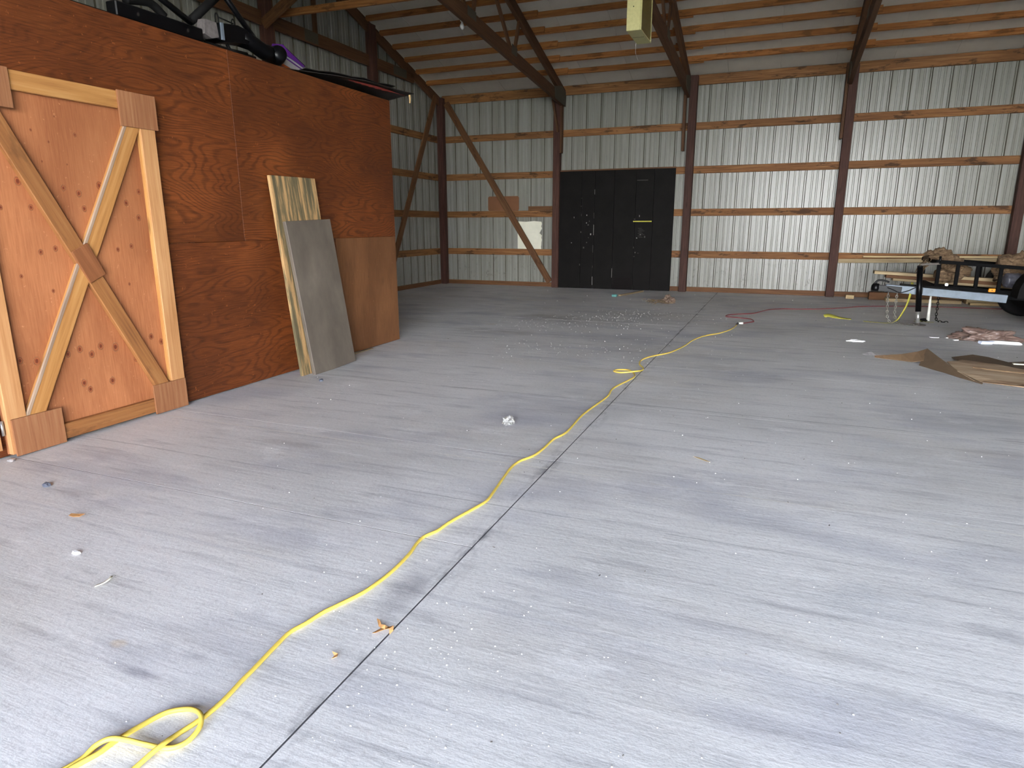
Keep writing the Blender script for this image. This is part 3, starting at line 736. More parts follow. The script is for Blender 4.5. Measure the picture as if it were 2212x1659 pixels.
# curved purple and silver cowl
def cowl():
    t = thing('cowl_panel', (-4.5, 5.4, ZD), 'purple and silver curved cowl panel beside the black machine frame', 'panel')
    def strip(name, pts, mat, x0, w):
        bm = bmesh.new(); A = []; B = []
        for (ya, za), (yb, zb) in pts:
            A.append(bm.verts.new((x0, ya, za))); B.append(bm.verts.new((x0-w, yb, zb)))
        for i in range(len(pts)-1): bm.faces.new((A[i], A[i+1], B[i+1], B[i]))
        return solidify(obj(name, mesh_of(bm, name, True), mat, t), .006)
    yz_plate('silver_skin', [(5.31, 2.80), (5.35, 2.92), (5.42, 2.905), (5.60, 2.862), (5.66, 2.835), (5.62, 2.81), (5.5, 2.80)], -4.46, .01, 'silver_grey', t)
    yz_plate('purple_skin', [(5.20, 2.945), (5.215, 2.972), (5.35, 2.996), (5.39, 2.97), (5.64, 2.868), (5.62, 2.853), (5.45, 2.898), (5.36, 2.915), (5.34, 2.95), (5.23, 2.94)], -4.45, .012, 'purple_gloss', t)
    yz_plate('purple_stripe', [(5.36, 2.90), (5.62, 2.835), (5.60, 2.828), (5.37, 2.885)], -4.449, .004, 'purple_gloss', t)
    yz_plate('orange_stripe', [(5.30, 2.802), (5.33, 2.83), (5.44, 2.81), (5.40, 2.802)], -4.447, .004, 'orange_decal', t)
    tube('edge_trim', smooth_path([(-4.455, 5.36, 2.998), (-4.455, 5.40, 2.975), (-4.455, 5.66, 2.872)]), .008, 'black_matte', t, 6)
cowl()
def sheet(name, pts, z, mat, label, tilt=0.0, crump=.012, seed=1):
    bm = bmesh.new(); vs = [bm.verts.new((x, y, z + tilt*(x+4.25) + .0)) for x, y in pts]; bm.faces.new(vs)
    bmesh.ops.triangulate(bm, faces=bm.faces); bmesh.ops.subdivide_edges(bm, edges=bm.edges, cuts=4, use_grid_fill=True)
    for v in bm.verts: v.co.z += crump*mnoise.noise(v.co*6 + Vector((seed, 0, 0)))
    return tag(solidify(obj(name, mesh_of(bm, name), mat), .006), label, 'sheet')
s1 = sheet('metal_sheet', [(-4.42, 5.24), (-4.07, 6.11), (-4.02, 6.72), (-3.99, 6.95), (-4.22, 7.0), (-4.55, 7.08), (-4.9, 7.05), (-4.9, 5.4)], 2.79, 'sheet_dark', 'dark metal sheet overhanging the corner of the plywood room', .06, .008, 1)
s2 = sheet('metal_sheet', [(-4.36, 5.55), (-4.15, 6.2), (-4.09, 6.72), (-4.6, 6.85), (-4.88, 6.8), (-4.88, 5.6)], 2.835, 'sheet_dark', 'smaller crumpled dark sheet stacked on top of the overhanging sheet', .10, .02, 4)
s3 = sheet('metal_sheet', [(-4.46, 5.74), (-4.33, 6.05), (-4.8, 6.15), (-4.85, 5.78)], 2.89, 'rusty_plate', 'small brown sheet scrap on top of the dark sheets near the cowl', .12, .02, 9)
bm = bmesh.new(); pp = []
for k in range(24):
    f = k/23; y0 = 5.95+f*.95; xm = -4.16+.075*f; w = .035*math.sin(math.pi*min(1, f*1.1+.02))+.006
    a = bm.verts.new((xm+w, y0, 2.783+.06*(xm+w+4.25)-.006)); b = bm.verts.new((xm-w*(.6+.4*math.sin(k*2.3)), y0, 2.783+.06*(xm-w+4.25)-.006)); pp.append((a, b))
for (a, b), (c, d) in zip(pp, pp[1:]): bm.faces.new((a, c, d, b))
obj('red_stripe', mesh_of(bm), 'sheet_red', s1)
tube('hanging_rag', smooth_path([(-4.02, 6.90, 2.79), (-4.02, 6.905, 2.75), (-4.025, 6.91, 2.705)]), lambda f: .014-.006*f, 'tan_rag', s1, 6)

# ------------------------------------------------------------------ hanging lamps and heater
def bulb_light(x, y, z, label, wire_to, seed):
    t = thing('bulb_light', (x, y, z), label, 'lamp', 'bare bulb lamps')
    obj('socket', lathe_mesh([(.0,.115),(.05,.112),(.062,.10),(.06,.092),(.03,.085),(.026,.055),(.022,.05),(.0,.05)], 20, close=False), 'ceramic_white', t, Matrix.Translation((x, y, z)))
    obj('bulb', lathe_mesh([(.0,-.062),(.016,-.058),(.029,-.042),(.034,-.022),(.031,0),(.020,.025),(.014,.042),(.014,.052)], 20, close=False), 'bulb_glass', t, Matrix.Translation((x, y, z)))
    r = random.Random(seed)
    for k in range(2):
        o = .012*(k*2-1)
        tube('wire', smooth_path([(x+o*.5, y, z+.112), (x+o*2+.01, y+.01, z+.16), (x+o, y-.01, z+.24), wire_to]), .0045, 'wire_tan', t, 6)
    return t
bulb_light(-4.70, 9.683, 4.265, 'bare bulb in a white socket hanging by the truss left of the black door', (-4.60, 9.60, 4.60), 1)
bulb_light(-2.03, 10.33, 4.36, 'bare bulb in a white socket beside the cream heater', (-2.02, 10.3, 4.6), 2)
ht = thing('hanging_heater', (-1.965, 9.34, 3.755), 'cream metal heater with a louvred side hanging under the roof', 'heater')
block('casing', (-2.06, 9.0, 3.755), (-1.885, 9.68, 4.55), 'heater_cream', ht, .006)
block('front_trim', (-1.884, 9.0, 3.755), (-1.868, 9.02, 4.55), 'heater_cream', ht, .002)
block('back_trim', (-1.884, 9.66, 3.755), (-1.868, 9.68, 4.55), 'heater_cream', ht, .002)
block('bottom_trim', (-1.884, 9.02, 3.755), (-1.868, 9.66, 3.77), 'heater_cream', ht, .002)
for k in range(44): beam('louvre', (-1.877, 9.021, 3.785+.0172*k), (-1.877, 9.659, 3.785+.0172*k), .012, .004, 'heater_grille', ht, (.5,0,1), 0)
block('panel_seam', (-2.05, 9.33, 3.7535), (-1.895, 9.336, 3.7555), 'dark_inside', ht, 0)
obj('screw', lathe_mesh([(.0,.002),(.006,.001),(.007,0)], 10, close=False), 'dark_inside', ht, Matrix.Translation((-1.975, 8.999, 4.03)) @ Matrix.Rotation(math.pi/2, 4, 'X'))
for yy in (9.1, 9.58): tube('hanger_rod', [(-1.97, yy, 4.54), (-1.97, yy, ztc(yy))], .006, 'black_matte', ht, 6)
tube('pull_string', smooth_path([(-2.055, 9.6, 3.76), (-2.06, 9.61, 3.66), (-2.05, 9.63, 3.60), (-2.03, 9.65, 3.55)]), .002, 'plug_white', ht, 5)

# ------------------------------------------------------------------ trailer
TZ = -.07          # the trailer is jacked nose up: height falls by this much per metre of X
tr = thing('utility_trailer', (2.0, 10.9, 0), 'black utility trailer with a galvanized tongue and jack, parked at the right', 'trailer')
def tz(x, z): return z + TZ*(x-1.85)
def tbeam(name, x0, x1, y, z, w, h, mat, bev=.004, y1=None): return beam(name, (x0, y, tz(x0, z)), (x1, y if y1 is None else y1, tz(x1, z)), w, h, mat, tr, (0,0,1), bev)
YT = 10.60
tg = tbeam('tongue', 1.42, 2.86, YT, .462, .075, .105, 'galvanized')
tbeam('coupler_body', 1.33, 1.62, YT, .455, .09, .085, 'black_paint')
obj('coupler_socket', lathe_mesh([(.0,.06),(.04,.055),(.055,.03),(.06,-.01),(.055,-.045),(.0,-.045)], 16, close=False), 'black_paint', tr, Matrix.Translation((1.30, YT, tz(1.3,.455))))
tube('coupler_latch', smooth_path([(1.27, YT, tz(1.27,.49)), (1.32, YT, tz(1.32,.555)), (1.40, YT, tz(1.4,.56)), (1.46, YT, tz(1.46,.545))]), .013, 'black_paint', tr, 8)
tbeam('tongue_top', 1.60, 2.3, YT+.02, .528, .06, .025, 'black_matte')
# side rails of the bed
for yy, lab in ((10.95, 'near'), (12.0, 'far')):
    tbeam('top_rail', 2.06, 4.6, yy, .868, .04, .048, 'black_rail'); tbeam('bed_rail', 2.06, 4.6, yy, .49 if yy < 11 else .50, .045, .12, 'black_rail')
    for xx in (2.10, 2.33, 2.57, 2.84, 3.3, 3.8, 4.3):
        beam('upright', (xx, yy-.001, tz(xx, .545)), (xx, yy-.001, tz(xx, .85)), .045, .038, 'black_rail', tr, (0,1,0))
beam('front_rail', (2.07, 10.97, tz(2.07,.86)), (2.07, 11.98, tz(2.07,.86)), .04, .048, 'black_rail', tr)
beam('front_sill', (2.07, 10.97, tz(2.07,.50)), (2.07, 11.98, tz(2.07,.50)), .045, .10, 'black_rail', tr)
for yy in (11.02, 11.2, 11.38, 11.56, 11.74, 11.92):
    beam('deck_board', (2.06, yy+.0, tz(2.06,.46)), (4.6, yy, tz(4.6,.46)), .15, .03, 'plank_grey_wood', tr)
obj('tail_ring', lathe_mesh([(.0,.004),(.010,.004),(.016,.0),(.021,.004),(.023,0)], 18, close=False), 'steel_bright', tr, Matrix.Translation((2.22, 10.925, tz(2.22,.56))) @ Matrix.Rotation(math.pi/2, 4, 'X'))
ml = block('marker_light', (2.72, 10.895, .45), (2.80, 10.925, .50), 'amber_lens', tr, .006)
block('lens_screw', (2.755, 10.893, .468), (2.765, 10.896, .482), 'dark_inside', ml, 0)
# jack
JXp, JY = 1.86, 10.49
def lean(z): return (JXp-.085*z*1.0, JY, z)
jk = tube('jack_tube', [lean(.19), lean(.80)], .036, 'black_paint', tr, 18)
tube('jack_inner_tube', [lean(.02), lean(.20)], .026, 'steel_bright', tr, 16)
obj('jack_cap', lathe_mesh([(.0,.018),(.03,.016),(.038,.008),(.038,0)], 18, close=False), 'black_paint', tr, Matrix.Translation(lean(.80)))
beam('jack_crank', (JXp-.06, JY, .83), (JXp+.16, JY-.02, .85), .012, .03, 'rusty_plate', tr)
tube('crank_grip', [(JXp+.155, JY-.02, .845), (JXp+.15, JY-.02, .945)], .015, 'black_paint', tr, 10)
fm = lathe_mesh([(.10,.0),(.105,.004),(.10,.010),(.03,.012),(.03,.03)], 24); obj('jack_foot', fm, 'rusty_plate', tr, Matrix.Translation((JXp, JY, 0)))
block('jack_bracket', (JXp-.05, JY+.03, .42), (JXp+.01, YT-.03, .52), 'black_paint', tr)
# wheels and fender
tyre_prof = [(.19,-.085),(.23,-.095),(.285,-.10),(.315,-.085),(.325,-.06),(.326,0),(.325,.06),(.315,.085),(.285,.10),(.23,.095),(.19,.085)]
for yy in (12.14, 10.72):
    w = obj('tyre', lathe_mesh(tyre_prof, 40, close=False), 'rubber', tr, Matrix.Translation((3.48, yy, .326)) @ Matrix.Rotation(math.pi/2, 4, 'X'))
    obj('rim', lathe_mesh([(.0,-.03),(.10,-.03),(.15,-.05),(.185,-.08),(.195,-.085),(.195,.085),(.0,.05)], 32, close=False), 'black_matte', w, WM[w.name])
def fender(yc):
    bm = bmesh.new(); A = []; B = []; n = 16
    for k in range(n+1):
        a = math.pi*k/n; x = 3.48-.50*math.cos(a); z = .40+.46*math.sin(a)**.8
        A.append(bm.verts.new((x, yc-.15, z))); B.append(bm.verts.new((x, yc+.15, z)))
    for k in range(n): bm.faces.new((A[k], A[k+1], B[k+1], B[k]))
    sk = [bm.verts.new((v.co.x*.0+3.48+(v.co.x-3.48)*.86, yc-.15, .40+(v.co.z-.40)*.86)) for v in A]
    for k in range(n): bm.faces.new((A[k], sk[k], sk[k+1], A[k+1]))
    return solidify(obj('fender', mesh_of(bm, 'fender', False), 'black_matte', tr), .006)
fender(10.75); fender(12.16)
tube('axle', [(3.48, 10.80, .326), (3.48, 12.06, .326)], .03, 'black_matte', tr, 10)
# chains hanging from the tongue: each chain one part made of links
def chain(path, parent, ll=.046, r=.0055, mat='chain_steel'):
    P = smooth_path(path, 24); L = 0; bm = bmesh.new(); acc = 0; k = 0; last = P[0]
    pts = [P[0]]
    for a, b in zip(P, P[1:]):
        acc += (b-a).length
        if acc >= ll*.72: pts.append(b); acc = 0
    for a, b in zip(pts, pts[1:]):
        c = (a+b)/2; x = (b-a).normalized(); s = Vector((0,1,0)) if abs(x.y) < .8 else Vector((1,0,0)); s = (s-x*s.dot(x)).normalized()
        if k % 2: s = x.cross(s)
        loop = [c + x*(ll*.5*math.cos(t)) + s*(ll*.30*math.sin(t)) for t in [2*math.pi*i/8 for i in range(8)]]
        bm_tube(bm, loop, r, 5, True); k += 1
    return obj('safety_chain', mesh_of(bm, 'safety_chain', True), mat, parent)
chain([(1.46, YT-.05, .44), (1.465, YT-.06, .30), (1.475, YT-.06, .16), (1.50, YT-.07, .05), (1.56, YT-.08, .008), (1.66, YT-.12, .006), (1.80, YT-.16, .006)], tr)
chain([(1.57, YT-.05, .43), (1.568, YT-.06, .28), (1.57, YT-.06, .14), (1.60, YT-.07, .05), (1.66, YT-.10, .008), (1.74, YT-.17, .006), (1.84, YT-.21, .006)], tr)
tube('wiring_cable', smooth_path([(1.44, YT-.045, .50), (1.52, YT-.046, .47), (1.60, YT-.05, .435), (1.70, YT-.05, .465), (1.85, YT-.046, .53), (2.2, YT, .535)]), .006, 'black_matte', tr, 6)
# yellow strap draped over the tongue
def ribbon(name, path, w, mat, label, cat, wdir=None, th=.0022):
    P = smooth_path(path, 5); bm = bmesh.new(); A = []; B = []
    for i, p in enumerate(P):
        t = (P[min(i+1, len(P)-1)]-P[max(i-1, 0)]).normalized(); f = i/(len(P)-1)
        d = Vector(wdir(f)) if wdir else Vector((0,0,1)).cross(t)
        d = (d - t*d.dot(t)).normalized()
        A.append(bm.verts.new(p+d*w/2)); B.append(bm.verts.new(p-d*w/2))
    for i in range(len(P)-1): bm.faces.new((A[i], A[i+1], B[i+1], B[i]))
    return tag(solidify(obj(name, mesh_of(bm, name, True), mat), th), label, cat)
ribbon('tie_strap', [(1.76, 10.72, .57), (1.755, 10.66, .525), (1.73, 10.55, .40), (1.70, 10.53, .26), (1.655, 10.52, .14), (1.60, 10.50, .05), (1.52, 10.50, .012), (1.38, 10.55, .004), (1.2, 10.62, .004)], .034, 'yellow_web', 'yellow webbing strap hanging over the trailer tongue to the floor', 'strap', lambda f: (1, .4+f, .1))
ribbon('strap_piece', [(.70, 10.92, .012), (.76, 10.93, .03), (.86, 10.86, .014), (.96, 10.80, .006), (1.06, 10.79, .005)], .06, 'yellow_web', 'yellow strap lying alone on the floor left of the trailer', 'strap', lambda f: (.3, .6, .75-.7*f))
tag(tube('white_stake', [(2.06, 10.98, .50), (2.055, 10.95, .30), (2.06, 10.93, 0.012)], lambda f: .010+.012*f, 'plug_white', None, 10), 'white tapered stake standing behind the trailer jack', 'stake')
chain_o = chain([(2.14, 10.90, .40), (2.145, 10.90, .22), (2.15, 10.90, .05), (2.20, 10.92, .008), (2.33, 10.9, .007)], tr, mat='black_matte')
def tangle(name, c, R, n, r, mat, label, cat, seed, flat=.35):
    q = random.Random(seed); pts = []
    for k in range(n):
        a = k*1.9+q.uniform(-.4,.4); rad = R*q.uniform(.35, 1); pts.append((c[0]+rad*math.cos(a), c[1]+rad*math.sin(a), r+c[2]+q.uniform(0, R*flat)))
    return tag(tube(name, smooth_path(pts, 5), r, mat, None, 6), label, cat)
tangle('rope_tangle', (1.97, 10.88, 0), .10, 14, .008, 'black_matte', 'small tangle of dark cord on the floor behind the jack foot', 'cord', 4)
ribbon('strap_scrap', [(1.87, 10.85, .006), (1.95, 10.82, .02), (2.02, 10.84, .006), (2.12, 10.86, .004)], .03, 'yellow_web', 'pale yellow strap scrap on the floor beside the dark cord tangle', 'strap')

# load on the trailer: fibre rolls and lumber
def roll(name, path, rad, seed, label, amp=.6, n=12):
    P = smooth_path(path, n); bm = bmesh.new()
    bm_tube(bm, P, lambda f: rad*(.55+.45*min(1, 6*f, 6*(1-f)+.2)), 28)
    bmesh.ops.subdivide_edges(bm, edges=bm.edges, cuts=1, use_grid_fill=True)
    bm.normal_update()
    for v in bm.verts: q_ = Vector((v.co.x*.6, v.co.y, v.co.z)); v.co += v.normal*rad*amp*(mnoise.noise(q_*7+Vector((seed,0,0)))+.7*mnoise.noise(q_*17)+.5*mnoise.noise(q_*42))
    return tag(obj(name, mesh_of(bm, name, True), 'fibre_roll'), label, 'roll')
r1 = roll('fibre_roll', [(2.00, 11.25, .88), (2.12, 11.30, .925), (2.26, 11.33, .88), (2.40, 11.36, .79), (2.52, 11.4, .70)], .105, 1, 'brown shaggy fibre roll slumped over the front of the trailer')
roll('fibre_roll', [(2.14, 11.3, .64), (2.30, 11.33, .62), (2.46, 11.36, .60)], .085, 5, 'lower brown fibre bundle under the slumped roll on the trailer')
roll('fibre_roll', [(2.90, 11.3, .60), (3.02, 11.33, .76), (3.25, 11.35, .86), (3.7, 11.35, .86)], .14, 9, 'brown fibre roll at the right edge beside the trailer fender')
q = random.Random(8)
for k in range(16):
    a = Vector((1.97+q.uniform(-.02,.05), 11.2+q.uniform(-.05,.08), .84+q.uniform(-.08,.04)))
    tube('fibre_strand', smooth_path([a, a+Vector((-.03-q.uniform(0,.03), -.01, -.07)), a+Vector((-.05-q.uniform(0,.05), -.02, -.12-q.uniform(0,.08)))]), .006, 'fibre_roll', r1, 5)
roll('dark_bag', [(2.92, 11.1, .60), (3.05, 11.12, .60), (3.2, 11.12, .58)], .10, 12, 'dark grey plastic bag on the trailer bed by the amber light', .15).data.materials[0] = M['bag_grey']
def plank(x0, x1, y0, y1, zc0, h, mat, label, slope=-.05):
    ym = (y0+y1)/2
    tag(beam('lumber_plank', (x0, ym, zc0+slope*(x0-2.06)), (x1, ym, zc0+slope*(x1-2.06)), y1-y0, h, mat), label, 'plank', 'planks on and around the trailer')
plank(1.66, 3.5, 11.72, 11.90, .512, .036, 'plank_grey_wood', 'lowest of three grey planks sticking out over the front of the trailer')
plank(1.56, 3.5, 11.70, 11.88, .555, .048, 'brace_wood', 'brown middle plank of the three on the trailer')
plank(1.39, 3.5, 11.68, 11.86, .604, .046, 'plank_grey_wood', 'topmost of three grey planks, reaching furthest out over the trailer front')
tag(beam('lumber_plank', (1.04, 14.12, .685), (3.66, 14.12, .745), .03, .075, 'plank_grey_wood'), 'long grey plank fixed across the posts behind the trailer', 'plank')
tag(beam('lumber_plank', (1.45, 14.085, .775), (3.66, 14.085, .80), .032, .03, 'plank_pale_wood'), 'narrow pale plank edge on top of the long grey plank behind the trailer', 'plank')
def floorplank(x0, x1, y, w, h, mat, label, z=0.0, dy=0.0):
    tag(beam('lumber_plank', (x0, y, z+h/2+.001), (x1, y+dy, z+h/2+.001), w, h, mat), label, 'plank', 'lumber on the floor by the back wall')
floorplank(1.60, 3.05, 13.88, .14, .14, 'brace_wood', 'thick brown timber on the floor against the back wall behind the trailer')
floorplank(1.85, 3.02, 13.66, .2, .06, 'plank_grey_wood', 'grey plank on the floor in front of the thick brown timber')
floorplank(3.10, 4.6, 13.75, .25, .16, 'plank_grey_wood', 'thick pale timber on the floor behind the trailer wheel')
floorplank(3.12, 4.4, 13.5, .12, .04, 'plank_pale_wood', 'narrow pale board on the floor in front of the thick pale timber')
tag(block('wood_block', (1.22, 13.85, 0), (1.36, 13.95, .07), 'plank_pale_wood'), 'small pale wood block on the floor left of the lumber', 'block')

# ------------------------------------------------------------------ extension cords
far = [(-1.206,5.036),(-1.226,5.296),(-1.21,5.47),(-1.167,5.693),(-1.148,5.857),(-1.186,6.006),(-1.258,6.115),(-1.354,6.098),(-1.379,6.019),(-1.295,5.963),(-1.18,6.009),(-1.134,6.129),(-1.146,6.266),(-1.213,6.424),(-1.235,6.65),(-1.172,6.883),(-1.03,7.158),(-.935,7.624),(-.89,8.063),(-.792,8.446),(-.639,8.726),(-.522,9.122),(-.474,9.563)]
mid = [(-1.423,.85),(-1.423,.946),(-1.415,1.008),(-1.419,1.064),(-1.407,1.139),(-1.408,1.215),(-1.421,1.298),(-1.427,1.352),(-1.445,1.482),(-1.451,1.551),(-1.433,1.617),(-1.422,1.683),(-1.395,1.758),(-1.364,1.846),(-1.35,1.932),(-1.344,2.037),(-1.352,2.173),(-1.371,2.276),(-1.373,2.344),(-1.347,2.415),(-1.334,2.517),(-1.3,2.669),(-1.273,2.802),(-1.286,2.927),(-1.31,3.102),(-1.332,3.285),(-1.324,3.404),(-1.282,3.516),(-1.268,3.664),(-1.267,3.865),(-1.233,4.044),(-1.246,4.491)]
R = .0072
path = [(x, y, R) for x, y in mid+far]
# lift where the cord crosses itself
for i, p in enumerate(path):
    for c, h in (((-1.183,6.005), 0), ):
        pass
k = len(mid)+9
path[k] = (*path[k][:2], R*1.6); path[k+1] = (*path[k+1][:2], R*3.0); path[k+2] = (*path[k+2][:2], R*1.6)
path[2] = (*path[2][:2], R*3.0); path[1] = (*path[1][:2], R*1.8); path[3] = (*path[3][:2], R*1.4)
yc = thing('yellow_cord', (-1.4, 1.0, 0), 'long yellow extension cord snaking across the concrete floor', 'cord')
tube('cord', smooth_path(path, 5), R, 'yellow_vinyl', yc, 10)
loop = [(-1.60,.80),(-1.577,.887),(-1.562,.935),(-1.559,.983),(-1.545,1.045),(-1.523,1.109),(-1.485,1.14),(-1.444,1.143),(-1.402,1.126),(-1.378,1.095),(-1.377,1.051),(-1.403,1.017),(-1.463,.998),(-1.518,.985),(-1.563,.972),(-1.584,.945),(-1.585,.909),(-1.595,.86),(-1.62,.78)]
lz = [R]*len(loop); lz[8] = R*3; lz[7] = R*2; lz[9] = R*2; lz[13] = R*3; lz[14] = R*3; lz[15] = R*2.2; lz[12] = R*2
tube('cord_loop', smooth_path([(x, y, z) for (x, y), z in zip(loop, lz)], 6), R, 'yellow_vinyl', yc, 10)
tube('plug', [(-.476, 9.55, .012), (-.468, 9.70, .012)], .015, 'plug_black', yc, 8)
rc = thing('red_cord', (-.43, 9.75, 0), 'dark red extension cord running to the trailer', 'cord')
red = [(-.465,9.72),(-.43,9.715),(-.30,9.93),(-.271,10.02),(-.332,10.252),(-.52,10.33),(-.663,10.393),(-.69,10.50),(-.653,10.622),(-.50,10.78),(-.326,10.923),(-.21,11.2),(-.099,11.504),(.113,11.715),(.45,11.80),(.753,11.962),(1.05,12.2),(1.355,12.53),(1.9,12.78),(2.375,12.922),(3.373,12.969),(4.4,13.0)]
tube('cord', smooth_path([(x, y, .007) for x, y in red], 5), .007, 'red_vinyl', rc, 8)
tube('plug', [(-.468, 9.70, .013), (-.40, 9.71, .013)], .017, 'plug_white', rc, 8)

# ------------------------------------------------------------------ cardboard and litter on the floor
cb = thing('torn_cardboard', (1.9, 7.4, 0), 'torn brown cardboard sheet lying on the floor at the right', 'cardboard')
def face_mesh(name, pts, mat, th=.006):
    bm = bmesh.new(); bm.faces.new([bm.verts.new(p) for p in pts]); bmesh.ops.triangulate(bm, faces=bm.faces)
    return solidify(obj(name, mesh_of(bm, name), mat, cb), th)
def strip_mesh(name, A, B, mat, th=.006):
    bm = bmesh.new(); a = [bm.verts.new(p) for p in A]; b = [bm.verts.new(p) for p in B]
    for i in range(len(A)-1): bm.faces.new((a[i], a[i+1], b[i+1], b[i]))
    return solidify(obj(name, mesh_of(bm, name), mat, cb), th)
face_mesh('main_panel', [(1.60,7.38,.06),(1.62,7.02,.04),(1.70,6.78,.008),(2.05,6.68,.005),(2.75,6.75,.006),(2.75,7.30,.02),(2.20,7.33,.04),(2.03,7.50,.045),(1.89,7.57,.045),(1.77,7.58,.05)], 'cardboard_face')
face_mesh('upper_panel', [(1.80,7.60,.02),(1.74,7.86,.025),(1.97,8.07,.03),(2.10,8.03,.02),(2.22,7.82,.015),(2.42,7.92,.02),(2.9,7.9,.01),(2.9,7.32,.01),(2.24,7.36,.03),(2.05,7.53,.03)], 'cardboard_dark')
strip_mesh('front_flap', [(1.485,7.72,.125),(1.54,7.42,.09),(1.59,7.18,.062),(1.64,6.98,.035),(1.75,6.72,.008)], [(1.375,7.40,.004),(1.45,7.25,.004),(1.535,7.10,.004),(1.61,6.93,.004),(1.74,6.70,.003)], 'cardboard_dark')
strip_mesh('left_flap', [(1.02,7.74,.012),(1.10,7.70,.030),(1.26,7.70,.052),(1.40,7.70,.088),(1.485,7.72,.12)], [(1.02,7.70,.003),(1.09,7.66,.003),(1.25,7.60,.004),(1.33,7.52,.012),(1.42,7.46,.04)], 'cardboard_rust')
strip_mesh('torn_liner', [(.92,7.86,.004),(.97,7.88,.02),(1.00,7.84,.035),(1.05,7.82,.02),(1.12,7.76,.03)], [(.93,7.83,.003),(.98,7.81,.004),(1.01,7.78,.012),(1.06,7.74,.004),(1.13,7.70,.02)], 'silver_grey', .003)
strip_mesh('panel_edge', [(1.74,6.742,.012),(2.05,6.682,.010),(2.75,6.752,.010)], [(1.84,6.86,.013),(2.2,6.82,.012),(2.75,6.86,.011)], 'cardboard_rust', .003)
tube('crease', smooth_path([(1.78,7.22,.052),(1.95,7.18,.045),(2.15,7.16,.04),(2.4,7.17,.03)]), .006, 'cardboard_rust', cb, 6)
block('cardboard_strip', (2.20, 7.60, .035), (2.42, 7.64, .045), 'paper_cream', cb, .001)

def crumple(name, c, size, mat, label, cat, seed, amp=.5, sub=3):
    bm = bmesh.new(); bmesh.ops.create_icosphere(bm, subdivisions=sub, radius=1)
    for v in bm.verts:
        n = mnoise.noise(v.co*1.7+Vector((seed,0,0)))+.6*mnoise.noise(v.co*4+Vector((0,seed,0)))+.3*mnoise.noise(v.co*9)+(.25*abs(mnoise.noise(v.co*14)) if sub > 3 else 0)
        v.co *= 1+amp*n
        v.co = Vector((v.co.x*size[0], v.co.y*size[1], v.co.z*size[2]))
    z0 = min(v.co.z for v in bm.verts); 
    for v in bm.verts: v.co.z = max(v.co.z, -size[2]*.35)
    z0 = min(v.co.z for v in bm.verts)
    for v in bm.verts: v.co += Vector((c[0], c[1], c[2]-z0))
    return tag(obj(name, mesh_of(bm, name, sub > 3), mat), label, cat)
crumple('plastic_wrap', (2.38, 9.35, 0), (.28, .13, .10), 'film_plastic', 'crumpled pinkish plastic wrap on the floor in front of the trailer', 'plastic', 2, .6, 5)
crumple('plastic_wrap', (2.14, 9.42, 0), (.075, .06, .06), 'film_plastic', 'small knot of plastic at the left end of the crumpled wrap', 'plastic', 6)
def chunk(name, x, y, l, w, h, rz, mat, label, cat='foam piece', group=None):
    q = random.Random(hash(label) % 1000 if False else int(abs(x*1000+y*77))); bm = bmesh.new(); bm_box(bm, (-l/2, -w/2, 0), (l/2, w/2, h), min(l, w, h)*.2)
    for v in bm.verts: v.co += Vector((q.uniform(-.12,.12)*l, q.uniform(-.12,.12)*w, 0))
    return tag(obj(name, mesh_of(bm), mat, None, Matrix.Translation((x, y, 0)) @ Matrix.Rotation(rz, 4, 'Z')), label, cat, group)
chunk('foam_block', 2.33, 9.08, .14, .06, .035, .25, 'foam_blue', 'bluish white foam block on the floor below the plastic wrap')
chunk('foam_strip', 2.53, 9.14, .28, .05, .035, -.05, 'foam_white', 'long white foam strip on the floor right of the foam block')
chunk('foam_flake', 1.86, 9.38, .09, .05, .008, -.1, 'foam_white', 'flat white foam flake left of the plastic wrap')
chunk('foam_flake', 2.02, 9.40, .07, .04, .010, .3, 'foam_white', 'white foam flake just left of the plastic knot')
chunk('foam_flake', 2.06, 9.24, .06, .03, .012, .5, 'foam_white', 'small white foam flake below the plastic knot')
crumple('paper_scrap', (.93, 8.72, 0), (.09, .045, .016), 'foam_white', 'flattened white paper scrap on the floor left of the cardboard', 'paper', 4)
crumple('clear_wrapper', (-1.686, 4.10, 0), (.045, .045, .035), 'clear_plastic', 'crumpled clear wrapper on the floor between plywood wall and yellow cord', 'wrapper', 3, .6)
crumple('dark_stone', (-3.569, 2.119, 0), (.024, .02, .016), 'stone_dark', 'dark stone on the floor near the braced door', 'stone', 5, .25, 2)
crumple('grey_pebble', (-3.748, 4.68, 0), (.022, .02, .016), 'stone_dark', 'grey pebble on the floor in front of the grey panel', 'stone', 8, .25, 2)
crumple('paper_bit', (-2.693, 1.668, 0), (.022, .014, .008), 'foam_white', 'white paper bit on the floor at lower left', 'paper', 9, .5, 2)
crumple('rubble_bit', (-4.16, 2.30, 0), (.025, .02, .012), 'silver_grey', 'pale rubble bit at the foot of the braced door', 'rubble', 2, .4, 2)
def leaf(name, pts, c, rz, s, mat, label, cat='leaf', lift=.012):
    bm = bmesh.new(); vs = [bm.verts.new((x*s, y*s, lift*abs(math.sin(3*x+5*y))+.0015)) for x, y in pts]; bm.faces.new(vs); bmesh.ops.triangulate(bm, faces=bm.faces)
    return tag(solidify(obj(name, mesh_of(bm), mat, None, Matrix.Translation((*c, 0)) @ Matrix.Rotation(rz, 4, 'Z')), .0012), label, cat)
LP = [(-1,.9),(-.75,.95),(-.3,.35),(.1,.25),(.3,.45),(.8,.4),(.95,.0),(.85,-.5),(.65,-.1),(.2,-.05),(-.2,-.9),(-.5,-.85),(-.15,0),(-.5,.25)]
